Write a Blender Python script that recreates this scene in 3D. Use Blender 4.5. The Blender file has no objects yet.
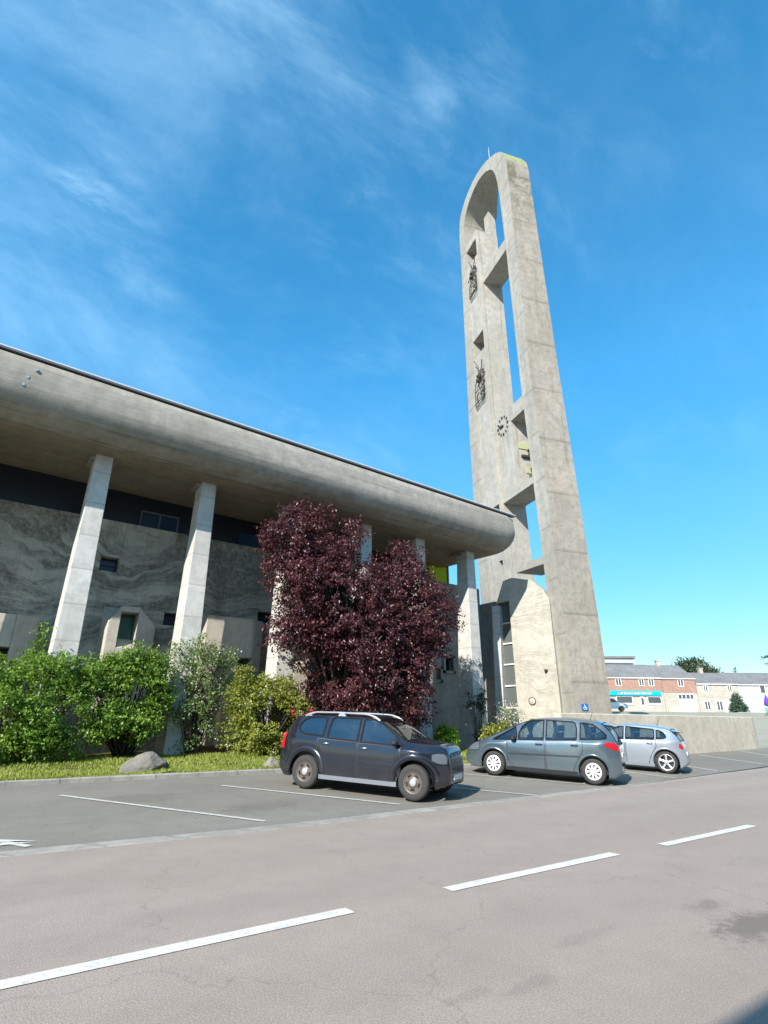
import bpy, bmesh, math, random
import numpy as np
from mathutils import Vector, Matrix
R=math.radians
scene=bpy.context.scene
# ---------------------------------------------------------------- camera
H=1.3
cam_d=bpy.data.cameras.new('camera'); cam=bpy.data.objects.new('camera',cam_d)
scene.collection.objects.link(cam); scene.camera=cam
Pp=np.array([384.,512.]);V=np.array([395.,-930.]);RV=np.array([1190.,726.])
f=math.sqrt(-(V-Pp)@(RV-Pp))
up=np.array([*(V-Pp),f]);up/=np.linalg.norm(up)
ax=np.array([*(RV-Pp),f]);ax/=np.linalg.norm(ax)
ay=np.cross(up,ax)
M=np.array([ax,ay,up])            # image axes (right, down, forward) -> world
cr=M[:,0];cu=-M[:,1];cb=-M[:,2]
cam.matrix_world=Matrix(((cr[0],cu[0],cb[0],0),(cr[1],cu[1],cb[1],0),(cr[2],cu[2],cb[2],H),(0,0,0,1)))
cam_d.sensor_fit='VERTICAL'; cam_d.sensor_height=24; cam_d.lens=24*f/1024
cam_d.clip_start=.05; cam_d.clip_end=3000
scene.render.resolution_x=768; scene.render.resolution_y=1024
# ---------------------------------------------------------------- sun and sky
SUN=Vector((1.32,.67,-1.0)).normalized()   # direction the light travels
sl=bpy.data.lights.new('sun','SUN'); sl.energy=4.4; sl.angle=R(.5); sl.color=(1,.95,.87)
so=bpy.data.objects.new('sun',sl); scene.collection.objects.link(so)
so.rotation_euler=SUN.to_track_quat('-Z','Y').to_euler(); so.location=(-20,-10,30)
wd=bpy.data.worlds.new('World'); scene.world=wd; wd.use_nodes=True
nt=wd.node_tree; nt.nodes.clear()
def N(t,typ,**k):
    n=t.nodes.new(typ)
    for a,b in k.items(): setattr(n,a,b)
    return n
sky=N(nt,'ShaderNodeTexSky',sky_type='NISHITA',sun_disc=False)
sky.sun_elevation=math.asin(-SUN.z); sky.sun_rotation=math.atan2(-SUN.x,-SUN.y)
sky.air_density=1.0; sky.dust_density=.25; sky.ozone_density=3.0; sky.altitude=50
SKY_STR=.15
bg=N(nt,'ShaderNodeBackground'); bg.inputs[1].default_value=SKY_STR
out=N(nt,'ShaderNodeOutputWorld')
hs=N(nt,'ShaderNodeHueSaturation'); hs.inputs['Hue'].default_value=.484; hs.inputs['Saturation'].default_value=1.30; hs.inputs['Value'].default_value=1.0
nt.links.new(sky.outputs[0],hs.inputs['Color'])
tc=N(nt,'ShaderNodeTexCoord')
sep=N(nt,'ShaderNodeSeparateXYZ'); nt.links.new(tc.outputs['Generated'],sep.inputs[0])
# cirrus: noise on the sky directions, drawn out along the wind direction
e1=Vector((.83,.24,-.50)).normalized(); e3=Vector((.05,.72,.69)); e3=(e3-e1*e3.dot(e1)).normalized(); e2=e3.cross(e1)
def cloud(s1,s2,nscale,det,rough,lo,hi,dist,loc=(0,0,0),turn=0):
    a=e1*math.cos(R(turn))+e2*math.sin(R(turn)); b=e3.cross(a); cc=N(nt,'ShaderNodeCombineXYZ')
    for k,(v,s_) in enumerate(((a,s1),(b,s2),(e3,s2))):
        d=N(nt,'ShaderNodeVectorMath',operation='DOT_PRODUCT'); nt.links.new(tc.outputs['Generated'],d.inputs[0]); d.inputs[1].default_value=tuple(v*s_); nt.links.new(d.outputs['Value'],cc.inputs[k])
    ad=N(nt,'ShaderNodeVectorMath',operation='ADD'); nt.links.new(cc.outputs[0],ad.inputs[0]); ad.inputs[1].default_value=loc
    n=N(nt,'ShaderNodeTexNoise'); n.inputs['Scale'].default_value=nscale; n.inputs['Detail'].default_value=det; n.inputs['Roughness'].default_value=rough; n.inputs['Distortion'].default_value=dist
    nt.links.new(ad.outputs[0],n.inputs[0])
    m=N(nt,'ShaderNodeMapRange',interpolation_type='SMOOTHSTEP'); m.inputs[1].default_value=lo; m.inputs[2].default_value=hi
    nt.links.new(n.outputs[0],m.inputs[0]); return m.outputs[0]
def mth(op,a,b,t=None):
    t=t or nt
    n=N(t,'ShaderNodeMath',operation=op)
    for i,v in enumerate((a,b)):
        if isinstance(v,(int,float)): n.inputs[i].default_value=v
        else: t.links.new(v,n.inputs[i])
    return n.outputs[0]
wisps=cloud(.8,2.4,3.4,10,.66,.46,.78,.45,(2.9,4.1,0),-28)
body=cloud(1.0,1.5,2.6,4,.55,.40,.68,.3,(5.1,2.7,0))
veil=cloud(1.0,1.6,2.0,8,.66,.36,.80,.3,(7,2,0),-30)
west=N(nt,'ShaderNodeMapRange'); nt.links.new(sep.outputs[0],west.inputs[0]); west.inputs[1].default_value=.45; west.inputs[2].default_value=.12; west.inputs[3].default_value=.22; west.inputs[4].default_value=1.0
cl=mth('MULTIPLY',mth('ADD',mth('MULTIPLY',mth('MULTIPLY',wisps,body),.45),mth('MULTIPLY',veil,.22)),west.outputs[0])
mix=N(nt,'ShaderNodeMix',data_type='RGBA'); nt.links.new(cl,mix.inputs[0]); nt.links.new(hs.outputs[0],mix.inputs[6]); mix.inputs[7].default_value=(3.6,5.4,6.5,1)
zf=N(nt,'ShaderNodeMapRange'); zf.inputs[1].default_value=.0; zf.inputs[2].default_value=.55; zf.inputs[3].default_value=.42; zf.inputs[4].default_value=1.10; nt.links.new(sep.outputs[2],zf.inputs[0])
mul=N(nt,'ShaderNodeVectorMath',operation='SCALE'); nt.links.new(mix.outputs[2],mul.inputs[0]); nt.links.new(zf.outputs[0],mul.inputs['Scale'])
nt.links.new(mul.outputs[0],bg.inputs[0]); nt.links.new(bg.outputs[0],out.inputs[0])
scene.view_settings.view_transform='Standard'; scene.view_settings.look='None'; scene.view_settings.gamma=1; scene.view_settings.use_curve_mapping=False
scene.view_settings.exposure=.92
# ---------------------------------------------------------------- helpers
random.seed(4); rng=np.random.default_rng(4)
def tag(o,label=None,cat=None,group=None,kind=None):
    if label: o['label']=label
    if cat: o['category']=cat
    if group: o['group']=group
    if kind: o['kind']=kind
    return o
def thing(name,label,cat,loc=(0,0,0),rz=0,group=None):
    o=bpy.data.objects.new(name,None); scene.collection.objects.link(o); o.empty_display_size=.3
    o.location=loc; o.rotation_euler=(0,0,rz); return tag(o,label,cat,group)
def world_loc(o):
    v=Vector((0,0,0))
    while o is not None: v+=o.location; o=o.parent
    return v
class MB:
    def __init__(s): s.v=[];s.f=[];s.sm=[]
    def add(s,vs,fs,smooth=False):
        b=len(s.v); s.v+= [tuple(map(float,p)) for p in vs]; s.f+=[tuple(i+b for i in q) for q in fs]; s.sm+=[smooth]*len(fs); return s
    def box(s,x0,x1,y0,y1,z0,z1):
        return s.add([(x0,y0,z0),(x1,y0,z0),(x1,y1,z0),(x0,y1,z0),(x0,y0,z1),(x1,y0,z1),(x1,y1,z1),(x0,y1,z1)],
            [(0,3,2,1),(4,5,6,7),(0,1,5,4),(1,2,6,5),(2,3,7,6),(3,0,4,7)])
    def hexa(s,b,t):   # bottom 4 pts, top 4 pts
        return s.add(list(b)+list(t),[(0,3,2,1),(4,5,6,7),(0,1,5,4),(1,2,6,5),(2,3,7,6),(3,0,4,7)])
    def prism(s,pts,fa,fb):  # polygon pts mapped by functions fa(p), fb(p)
        n=len(pts); s.add([fa(p) for p in pts]+[fb(p) for p in pts],[tuple(range(n))[::-1],tuple(range(n,2*n))]+[(i,(i+1)%n,(i+1)%n+n,i+n) for i in range(n)]); return s
    def grid(s,rows,smooth=True,close=False):
        n=len(rows[0]); m=len(rows); vs=[p for r in rows for p in r]; fs=[]
        for i in range(m-1):
            for j in range(n if close else n-1):
                k=(j+1)%n; fs.append((i*n+j,i*n+k,(i+1)*n+k,(i+1)*n+j))
        return s.add(vs,fs,smooth)
    def tube(s,path,rad,n=8,cap=True,smooth=True):
        path=[Vector(p) for p in path]; rows=[]
        if not hasattr(rad,'__len__'): rad=[rad]*len(path)
        for i,p in enumerate(path):
            d=(path[min(i+1,len(path)-1)]-path[max(i-1,0)]).normalized()
            a=d.cross(Vector((0,0,1))) if abs(d.z)<.9 else d.cross(Vector((1,0,0)))
            a.normalize(); b=d.cross(a)
            rows.append([tuple(p+rad[i]*(math.cos(2*math.pi*k/n)*a+math.sin(2*math.pi*k/n)*b)) for k in range(n)])
        s.grid(rows,smooth,True)
        if cap:
            s.add(rows[0],[tuple(range(n))[::-1]]); s.add(rows[-1],[tuple(range(n))])
        return s
    def lathe(s,prof,axis='y',c=(0,0,0),n=32,smooth=True):   # prof: (radius, along)
        rows=[]
        for r,a in prof:
            rr=[]
            for k in range(n):
                t=2*math.pi*k/n
                if axis=='y': rr.append((c[0]+r*math.cos(t),c[1]+a,c[2]+r*math.sin(t)))
                elif axis=='z': rr.append((c[0]+r*math.cos(t),c[1]+r*math.sin(t),c[2]+a))
                else: rr.append((c[0]+a,c[1]+r*math.cos(t),c[2]+r*math.sin(t)))
            rows.append(rr)
        return s.grid(rows,smooth,True)
    def build(s,name,mat,parent=None,world=True,bevel=0,label=None):
        me=bpy.data.meshes.new(name)
        off=world_loc(parent) if (parent is not None and world) else Vector((0,0,0))
        me.from_pydata([(a-off.x,b-off.y,c-off.z) for a,b,c in s.v],[],s.f)
        me.polygons.foreach_set('use_smooth',s.sm)
        bm=bmesh.new(); bm.from_mesh(me); bmesh.ops.recalc_face_normals(bm,faces=bm.faces); bm.to_mesh(me); bm.free()
        if mat: me.materials.append(mat)
        o=bpy.data.objects.new(name,me); scene.collection.objects.link(o)
        if parent is not None: o.parent=parent
        if bevel:
            b=o.modifiers.new('bevel','BEVEL'); b.width=bevel; b.segments=2; b.limit_method='ANGLE'; b.angle_limit=R(35)
        if label: o['label']=label
        return o
# ---------------------------------------------------------------- materials
def mat(name,col=(.5,.5,.5),rough=.7,metal=0,coat=0,spec=.5,emit=None):
    m=bpy.data.materials.new(name); m.use_nodes=True; b=m.node_tree.nodes['Principled BSDF']
    b.inputs['Base Color'].default_value=(*col,1); b.inputs['Roughness'].default_value=rough; b.inputs['Metallic'].default_value=metal
    b.inputs['Coat Weight'].default_value=coat; b.inputs['Coat Roughness'].default_value=.04; b.inputs['Specular IOR Level'].default_value=spec
    return m
def noise(t,co,scale,detail=5,rough=.6,dist=0,sc=(1,1,1),rot=(0,0,0)):
    mp=N(t,'ShaderNodeMapping'); mp.inputs['Scale'].default_value=sc; mp.inputs['Rotation'].default_value=rot; t.links.new(co,mp.inputs[0])
    n=N(t,'ShaderNodeTexNoise'); n.inputs['Scale'].default_value=scale; n.inputs['Detail'].default_value=detail; n.inputs['Roughness'].default_value=rough; n.inputs['Distortion'].default_value=dist
    t.links.new(mp.outputs[0],n.inputs[0]); return n.outputs[0]
def rng_(t,v,a,b,c=0,d=1,smooth=True):
    m=N(t,'ShaderNodeMapRange'); 
    if smooth: m.interpolation_type='SMOOTHSTEP'
    m.inputs[1].default_value=a;m.inputs[2].default_value=b;m.inputs[3].default_value=c;m.inputs[4].default_value=d
    t.links.new(v,m.inputs[0]); return m.outputs[0]
def mixc(t,fac,a,b,typ='MIX'):
    m=N(t,'ShaderNodeMix',data_type='RGBA',blend_type=typ)
    for i,v in ((0,fac),(6,a),(7,b)):
        if isinstance(v,(int,float)): m.inputs[i].default_value=v
        elif isinstance(v,tuple): m.inputs[i].default_value=(*v,1)
        else: t.links.new(v,m.inputs[i])
    return m.outputs[2]
def bump(t,h,strength,dist=.02):
    b=N(t,'ShaderNodeBump'); b.inputs['Strength'].default_value=strength; b.inputs['Distance'].default_value=dist; t.links.new(h,b.inputs['Height']); return b.outputs[0]
def concrete(name,c1,c2,stain=(.12,.11,.09),board=None,streak='z',strata=0,moss=False,amount=.5,bscale=1,vstain=1.0):
    m=mat(name,c1,.88,spec=.25); t=m.node_tree; b=t.nodes['Principled BSDF']
    co=N(t,'ShaderNodeTexCoord').outputs['Object']
    big=noise(t,co,.35,6,.65); mid=noise(t,co,2.5,6,.7); fine=noise(t,co,40,4,.7)
    col=mixc(t,rng_(t,big,.3,.7),c1,c2)
    col=mixc(t,rng_(t,mid,.35,.75,0,.8),col,tuple(x*.74 for x in c2))
    sp_=noise(t,co,14,8,.85); col=mixc(t,rng_(t,sp_,.54,.74,0,.55),col,tuple(x*.55 for x in c2))
    scs={'z':(1.6,1.6,.13),'x':(.10,2.2,2.2)}[streak]
    st=noise(t,co,1.6,7,.7,.3,scs)
    stf=mth('MULTIPLY',rng_(t,st,.5,.78,0,1),amount,t)
    col=mixc(t,stf,col,stain)
    if board:
        sx=N(t,'ShaderNodeSeparateXYZ'); t.links.new(co,sx.inputs[0])
        ax_,pit=board
        s_=sx.outputs['XYZ'.index(ax_)]
        if ax_=='X': s_=mth('ADD',s_,sx.outputs[1],t)
        fr=mth('FRACT',mth('DIVIDE',s_,pit,t),0,t)
        line=rng_(t,fr,.0,.07,1,0)
        fl=mth('FLOOR',mth('DIVIDE',s_,pit,t),0,t)
        wn=N(t,'ShaderNodeTexWhiteNoise',noise_dimensions='1D'); t.links.new(fl,wn.inputs['W'])
        col=mixc(t,mth('MULTIPLY',wn.outputs[0],.16,t),col,tuple(x*.6 for x in c2))
        col=mixc(t,mth('MULTIPLY',line,.5,t),col,stain)
    hgt=mth('ADD',mth('MULTIPLY',mid,.5,t),mth('MULTIPLY',fine,.35,t),t)
    if strata:
        wn_=N(t,'ShaderNodeTexNoise'); wn_.inputs['Scale'].default_value=.22; wn_.inputs['Detail'].default_value=3; t.links.new(co,wn_.inputs[0])
        sc_=N(t,'ShaderNodeVectorMath',operation='SCALE'); t.links.new(wn_.outputs[1],sc_.inputs[0]); sc_.inputs['Scale'].default_value=5.0
        ad_=N(t,'ShaderNodeVectorMath',operation='ADD'); t.links.new(co,ad_.inputs[0]); t.links.new(sc_.outputs[0],ad_.inputs[1])
        n1=noise(t,ad_.outputs[0],1.0,9,.74,.1,(.16,.16,.85),(0,R(14),0))
        n2=noise(t,ad_.outputs[0],1.7,9,.78,.1,(.14,.14,1.0),(0,R(20),0))
        grit=rng_(t,noise(t,co,6,8,.85),.34,.60,.25,1)
        dark=mth('MINIMUM',mth('ADD',rng_(t,n1,.455,.55,0,1),rng_(t,n2,.48,.58,0,.75),t),1.0,t)
        saw=mth('SUBTRACT',1.0,dark,t)
        col=mixc(t,mth('MULTIPLY',mth('MULTIPLY',dark,grit,t),strata,t),col,(.085,.075,.06))
        hgt=mth('ADD',hgt,mth('MULTIPLY',saw,1.5,t),t)
    if moss:
        sx=N(t,'ShaderNodeSeparateXYZ'); t.links.new(co,sx.inputs[0])
        mn=noise(t,co,1.1,6,.75)
        k=mth('MULTIPLY',rng_(t,sx.outputs[2],moss-11,moss-2.,0,1),rng_(t,mn,.44,.6,0,1),t)
        col=mixc(t,mth('MULTIPLY',k,.8,t),col,(.10,.095,.06))
        mh=noise(t,co,2.2,6,.75)
        k2=mth('MULTIPLY',rng_(t,mth('ADD',sx.outputs[2],mth('MULTIPLY',mth('SUBTRACT',mh,.5,t),2.6,t),t),moss-1.7,moss-.7,0,1),rng_(t,mid,.25,.5,.5,1),t)
        col=mixc(t,mth('MULTIPLY',k2,.85,t),col,(.27,.31,.09))
        pk=noise(t,co,5,9,.88)
        col=mixc(t,rng_(t,pk,.50,.70,0,.6),col,(.16,.135,.10))
        pk=noise(t,co,.6,5,.7)
        col=mixc(t,rng_(t,pk,.5,.7,0,.35),col,(.42,.33,.25))
    t.links.new(col,b.inputs['Base Color']); t.links.new(bump(t,hgt,.55,.03*bscale),b.inputs['Normal'])
    return m
MT={}
MT['roofc']=concrete('roof_concrete',(.40,.375,.33),(.29,.265,.225),(.09,.08,.065),('Z',.19),'x',amount=.75)
MT['column']=concrete('pale_column_concrete',(.60,.585,.55),(.52,.50,.46),(.22,.2,.17),('Z',1.15),'z',amount=.35)
MT['strata']=concrete('wall_concrete_strata',(.58,.53,.44),(.46,.42,.345),(.12,.11,.09),('X',.14),'z',strata=.82,amount=.5)
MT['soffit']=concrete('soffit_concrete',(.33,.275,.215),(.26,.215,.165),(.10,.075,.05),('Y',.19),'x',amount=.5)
MT['ribbed']=concrete('wall_concrete_ribbed',(.36,.35,.32),(.27,.26,.24),(.09,.09,.085),('X',.13),'z',amount=.65)
MT['box']=concrete('niche_concrete',(.56,.52,.44),(.46,.42,.35),(.18,.16,.12),('X',.14),'z',amount=.3)
MT['tower']=concrete('tower_concrete',(.41,.39,.345),(.33,.315,.275),(.15,.135,.11),('Z',2.9),'z',amount=.45)
MT['towerface']=concrete('tower_weathered_face',(.385,.35,.30),(.30,.27,.225),(.12,.105,.085),('Z',3.4),'z',amount=.75,moss=41.3)
MT['tower2']=concrete('tower_edge_concrete',(.445,.425,.38),(.365,.345,.305),(.16,.145,.12),('X',.16),'z',amount=.65)
MT['basewall']=concrete('base_wall_concrete',(.52,.485,.415),(.45,.42,.35),(.3,.27,.21),None,'z',strata=.07,amount=.3)
MT['lowwall']=concrete('low_wall_render',(.62,.55,.44),(.54,.47,.37),(.3,.25,.19),None,'z',amount=.35)
MT['kerb']=concrete('kerb_concrete',(.38,.36,.32),(.29,.275,.245),(.08,.08,.07),('X',1.0),'z',amount=.6)
MT['iron']=mat('dark_iron',(.05,.042,.034),.7,.2)
MT['trim']=mat('pale_roof_trim',(.55,.56,.56),.5)
MT['darkmetal']=mat('dark_flashing',(.14,.15,.17),.5,.2)
MT['galv']=mat('galvanised_metal',(.55,.6,.66),.35,.8)
MT['darkglass']=mat('dark_clerestory_glass',(.018,.020,.028),.25,spec=.4)
MT['interior']=mat('dark_interior',(.02,.02,.022),.8)
MT['greywin']=mat('grey_leaded_glass',(.10,.11,.105),.25,spec=.6)
MT['whitebar']=mat('white_glazing_bar',(.6,.6,.56),.5)
def glassmat(name,tint,gl=.06):
    m=bpy.data.materials.new(name); m.use_nodes=True; t=m.node_tree; t.nodes.clear()
    o=N(t,'ShaderNodeOutputMaterial'); tr=N(t,'ShaderNodeBsdfTransparent'); tr.inputs[0].default_value=(*tint,1)
    g=N(t,'ShaderNodeBsdfGlossy'); g.inputs['Roughness'].default_value=.03
    fr=N(t,'ShaderNodeFresnel'); fr.inputs[0].default_value=1.5
    mx=N(t,'ShaderNodeMixShader'); t.links.new(mth('ADD',fr.outputs[0],gl,t),mx.inputs[0]); t.links.new(tr.outputs[0],mx.inputs[1]); t.links.new(g.outputs[0],mx.inputs[2]); t.links.new(mx.outputs[0],o.inputs[0])
    return m
MT['carglass']=glassmat('car_glass',(.55,.62,.6),.14)
MT['tintglass']=glassmat('tinted_car_glass',(.34,.40,.42),.15)
def yg():
    m=bpy.data.materials.new('yellow_stained_glass'); m.use_nodes=True; t=m.node_tree; t.nodes.clear()
    o=N(t,'ShaderNodeOutputMaterial'); tr=N(t,'ShaderNodeBsdfTranslucent'); tr.inputs[0].default_value=(.6,.52,.10,1)
    tp=N(t,'ShaderNodeBsdfTransparent'); tp.inputs[0].default_value=(.6,.5,.12,1)
    mx=N(t,'ShaderNodeMixShader'); mx.inputs[0].default_value=.55; t.links.new(tr.outputs[0],mx.inputs[1]); t.links.new(tp.outputs[0],mx.inputs[2]); t.links.new(mx.outputs[0],o.inputs[0]); return m
MT['yellowglass']=yg()
# asphalt
def asphalt(name,c1,c2,stains=(),speck=.35,tracks=False):
    m=mat(name,c1,.85,spec=.3); t=m.node_tree; b=t.nodes['Principled BSDF']
    co=N(t,'ShaderNodeTexCoord').outputs['Object']
    big=noise(t,co,.18,5,.6,0,(.5,1.6,1)); mid=noise(t,co,1.6,6,.7); fine=noise(t,co,70,3,.75); vor=N(t,'ShaderNodeTexVoronoi'); vor.inputs['Scale'].default_value=110; t.links.new(co,vor.inputs[0])
    col=mixc(t,rng_(t,big,.3,.7),c1,c2); col=mixc(t,rng_(t,mid,.35,.8,0,.45),col,tuple(x*.72 for x in c1))
    col=mixc(t,rng_(t,fine,.3,.72,0,speck),col,tuple(x*.35 for x in c1))
    col=mixc(t,rng_(t,vor.outputs['Distance'],.0,.35,speck*.8,0),col,tuple(min(1,x*1.9) for x in c2))
    if tracks:
        sx=N(t,'ShaderNodeSeparateXYZ'); t.links.new(co,sx.inputs[0])
        tr=N(t,'ShaderNodeMath',operation='SINE'); t.links.new(mth('MULTIPLY',sx.outputs[1],3.7,t),tr.inputs[0])
        col=mixc(t,mth('MULTIPLY',rng_(t,tr.outputs[0],-1,1),.14,t),col,tuple(x*.55 for x in c1))
        pn=noise(t,co,.5,3,.5,0,(.25,1,1)); col=mixc(t,rng_(t,pn,.55,.62,0,.12),col,tuple(x*.6 for x in c1))
    for (sx_,sy_,rx,ry,am) in stains:
        sx_*=1.246;sy_*=1.246;rx*=1.246;ry*=1.246
        mp=N(t,'ShaderNodeMapping'); mp.inputs['Location'].default_value=(-sx_/rx,-sy_/ry,0); mp.inputs['Scale'].default_value=(1/rx,1/ry,0); t.links.new(co,mp.inputs[0])
        ln=N(t,'ShaderNodeVectorMath',operation='LENGTH'); t.links.new(mp.outputs[0],ln.inputs[0])
        n_=noise(t,co,5.5,9,.85,.3)
        k=mth('ADD',ln.outputs['Value'],mth('MULTIPLY',mth('SUBTRACT',n_,.5,t),3.2,t),t)
        col=mixc(t,rng_(t,k,.35,1.05,am,0),col,tuple(x*.25 for x in c1))
    # cracks
    vc=N(t,'ShaderNodeTexVoronoi',feature='DISTANCE_TO_EDGE'); vc.inputs['Scale'].default_value=.35
    dm=N(t,'ShaderNodeVectorMath',operation='ADD'); nn=N(t,'ShaderNodeTexNoise'); nn.inputs['Scale'].default_value=1.5; nn.inputs['Detail'].default_value=6; t.links.new(co,nn.inputs[0])
    t.links.new(co,dm.inputs[0]); t.links.new(nn.outputs[1],dm.inputs[1]); t.links.new(dm.outputs[0],vc.inputs[0])
    col=mixc(t,rng_(t,vc.outputs[0],.0,.005,.25,0),col,tuple(x*.3 for x in c1))
    t.links.new(col,b.inputs['Base Color']); t.links.new(bump(t,mth('ADD',fine,vor.outputs['Distance'],t),.3,.006),b.inputs['Normal']); return m
MT['road']=asphalt('road_asphalt',(.362,.298,.252),(.402,.336,.286),[(4.75,2.15,.6,.24,.6),(4.9,2.55,.3,.12,.35),(3.63,2.69,.35,.10,.16),(2.74,2.43,.25,.08,.2),(2.4,2.53,.2,.06,.15)],.6,True)
MT['park']=asphalt('parking_asphalt',(.205,.188,.157),(.26,.24,.205),[(4.0,8.6,.8,.4,.25),(2.6,10,.9,.5,.2),(8.3,8.6,.6,.5,.3)],.4)
MT['farasphalt']=asphalt('far_asphalt',(.27,.25,.22),(.33,.31,.27),(),.2)
def paintmat():
    m=mat('road_paint',(.62,.61,.57),.75); t=m.node_tree; b=t.nodes['Principled BSDF']; co=N(t,'ShaderNodeTexCoord').outputs['Object']
    n=noise(t,co,22,6,.8); n2=noise(t,co,2,4,.7)
    k=mth('ADD',rng_(t,n,.48,.68,0,.75),rng_(t,n2,.45,.8,0,.35),t)
    t.links.new(mixc(t,k,(.64,.625,.59),(.29,.265,.235)),b.inputs['Base Color']); return m
MT['paint']=paintmat()
def paintmat2():
    m=mat('worn_bay_paint',(.5,.5,.46),.8); t=m.node_tree; b=t.nodes['Principled BSDF']; co=N(t,'ShaderNodeTexCoord').outputs['Object']
    n=noise(t,co,14,6,.85); t.links.new(mixc(t,rng_(t,n,.42,.68,0,.9),(.56,.55,.5),(.22,.21,.19)),b.inputs['Base Color']); return m
MT['paint2']=paintmat2()
def soil(name,a,b_,sc=6):
    m=mat(name,a,.95,spec=.1); t=m.node_tree; b=t.nodes['Principled BSDF']; co=N(t,'ShaderNodeTexCoord').outputs['Object']
    n=noise(t,co,sc,8,.75); t.links.new(mixc(t,rng_(t,n,.35,.65),a,b_),b.inputs['Base Color']); t.links.new(bump(t,n,.8,.04),b.inputs['Normal']); return m
MT['lawn']=soil('lawn_ground',(.075,.095,.025),(.11,.10,.04))
MT['ground']=soil('far_ground',(.34,.31,.25),(.28,.27,.2),.4)
def leafmat(name,ca,cb,trans=.35,gloss=.35):
    m=bpy.data.materials.new(name); m.use_nodes=True; t=m.node_tree; b=t.nodes['Principled BSDF']; o=[n for n in t.nodes if n.type=='OUTPUT_MATERIAL'][0]
    at=N(t,'ShaderNodeAttribute',attribute_name='var'); col=mixc(t,at.outputs['Fac'],ca,cb)
    t.links.new(col,b.inputs['Base Color']); b.inputs['Roughness'].default_value=gloss; b.inputs['Specular IOR Level'].default_value=.45
    tl=N(t,'ShaderNodeBsdfTranslucent'); c2=mixc(t,1.0,col,(1.3,1.25,.7),'MULTIPLY'); t.links.new(c2,tl.inputs[0])
    mx=N(t,'ShaderNodeMixShader'); mx.inputs[0].default_value=trans; t.links.new(b.outputs[0],mx.inputs[1]); t.links.new(tl.outputs[0],mx.inputs[2]); t.links.new(mx.outputs[0],o.inputs[0]); return m
MT['plum']=leafmat('purple_leaves',(.028,.009,.014),(.165,.055,.062),.28,.38)
MT['green1']=leafmat('bright_green_leaves',(.06,.13,.02),(.26,.41,.06),.4,.4)
MT['green2']=leafmat('dull_green_leaves',(.07,.12,.035),(.22,.31,.10),.35,.45)
MT['green3']=leafmat('yellow_green_leaves',(.12,.16,.025),(.36,.38,.07),.4,.45)
MT['topiary']=leafmat('lime_leaves',(.08,.19,.01),(.26,.44,.03),.4,.4)
MT['far']=leafmat('far_leaves',(.035,.06,.03),(.09,.12,.06),.2,.6)
MT['conifer']=leafmat('conifer_needles',(.03,.06,.035),(.07,.12,.07),.1,.6)
MT['ivy']=leafmat('ivy_leaves',(.02,.035,.02),(.06,.09,.045),.25,.4)
MT['redflower']=leafmat('red_petals',(.35,.01,.02),(.6,.05,.09),.3,.5)
MT['whiteflower']=leafmat('cream_petals',(.5,.46,.40),(.75,.7,.62),.3,.6)
MT['grass']=leafmat('grass_blades',(.13,.18,.025),(.38,.42,.09),.4,.5)
MT['bark']=concrete('bark',(.09,.07,.055),(.05,.04,.032),(.02,.018,.015),None,'z',amount=.6)
MT['rock']=concrete('boulder_stone',(.27,.245,.21),(.16,.145,.125),(.06,.055,.045),None,'x',amount=.9,bscale=3)
# ---------------------------------------------------------------- foliage
def quads(name,cent,dirs,nrm,L,Wd,matl,parent,var):
    """one leaf per row: cent (n,3), along dirs, normal nrm, length L, width Wd; folded diamond leaf"""
    n=len(cent); side=np.cross(dirs,nrm); side/=np.linalg.norm(side,axis=1)[:,None]+1e-9
    L=np.broadcast_to(L,(n,))[:,None];Wd=np.broadcast_to(Wd,(n,))[:,None]
    a=cent-dirs*L*.5; c=cent+dirs*L*.5; b=cent+side*Wd*.5+nrm*Wd*.15-dirs*L*.05; d=cent-side*Wd*.5+nrm*Wd*.15-dirs*L*.05
    v=np.stack([a,b,c,d],1).reshape(-1,3).astype(np.float32)
    me=bpy.data.meshes.new(name); me.vertices.add(4*n); me.vertices.foreach_set('co',v.ravel())
    idx=np.arange(4*n).reshape(n,4); tri=np.concatenate([idx[:,[0,1,2]],idx[:,[0,2,3]]],1).reshape(-1).astype(np.int32)
    me.loops.add(6*n); me.loops.foreach_set('vertex_index',tri)
    me.polygons.add(2*n); me.polygons.foreach_set('loop_start',np.arange(0,6*n,3,dtype=np.int32))
    try: me.polygons.foreach_set('loop_total',np.full(2*n,3,dtype=np.int32))
    except Exception: pass
    me.update(calc_edges=True); me.validate()
    at=me.attributes.new('var','FLOAT','POINT'); at.data.foreach_set('value',np.repeat(var,4).astype(np.float32))
    me.materials.append(matl); o=bpy.data.objects.new(name,me); scene.collection.objects.link(o)
    if parent is not None: o.parent=parent
    return o
def unit(n):
    v=rng.normal(size=(n,3)); return v/np.linalg.norm(v,axis=1)[:,None]
def sines(p,s,seed=0):
    q=p*s; return (np.sin(q[:,0]*1.7+seed+np.sin(q[:,2]*1.3+seed))+np.sin(q[:,1]*2.1+1.3*seed+np.sin(q[:,0]*1.1))+np.sin(q[:,2]*1.9+2.1*seed+np.sin(q[:,1]*.9)))/3
def clusters(blobs,n,lo=.55,hi=1.02,thr=-.45,seed=0,sc=1.6):
    w=np.array([(b[3]*b[4]+b[4]*b[5]+b[3]*b[5])*(b[6] if len(b)>6 else 1) for b in blobs]); w/=w.sum()
    ks=rng.choice(len(blobs),n,p=w); B=np.array([b[:6] for b in blobs])[ks]
    d=unit(n); r=rng.uniform(lo**3,hi**3,n)**(1/3)
    r=r*(1+.20*sines(d*3,1.0,seed+ks*1.7))
    c=B[:,:3]+d*B[:,3:6]*r[:,None]
    keep=sines(c,sc,seed)>thr
    return c[keep],d[keep]
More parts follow.
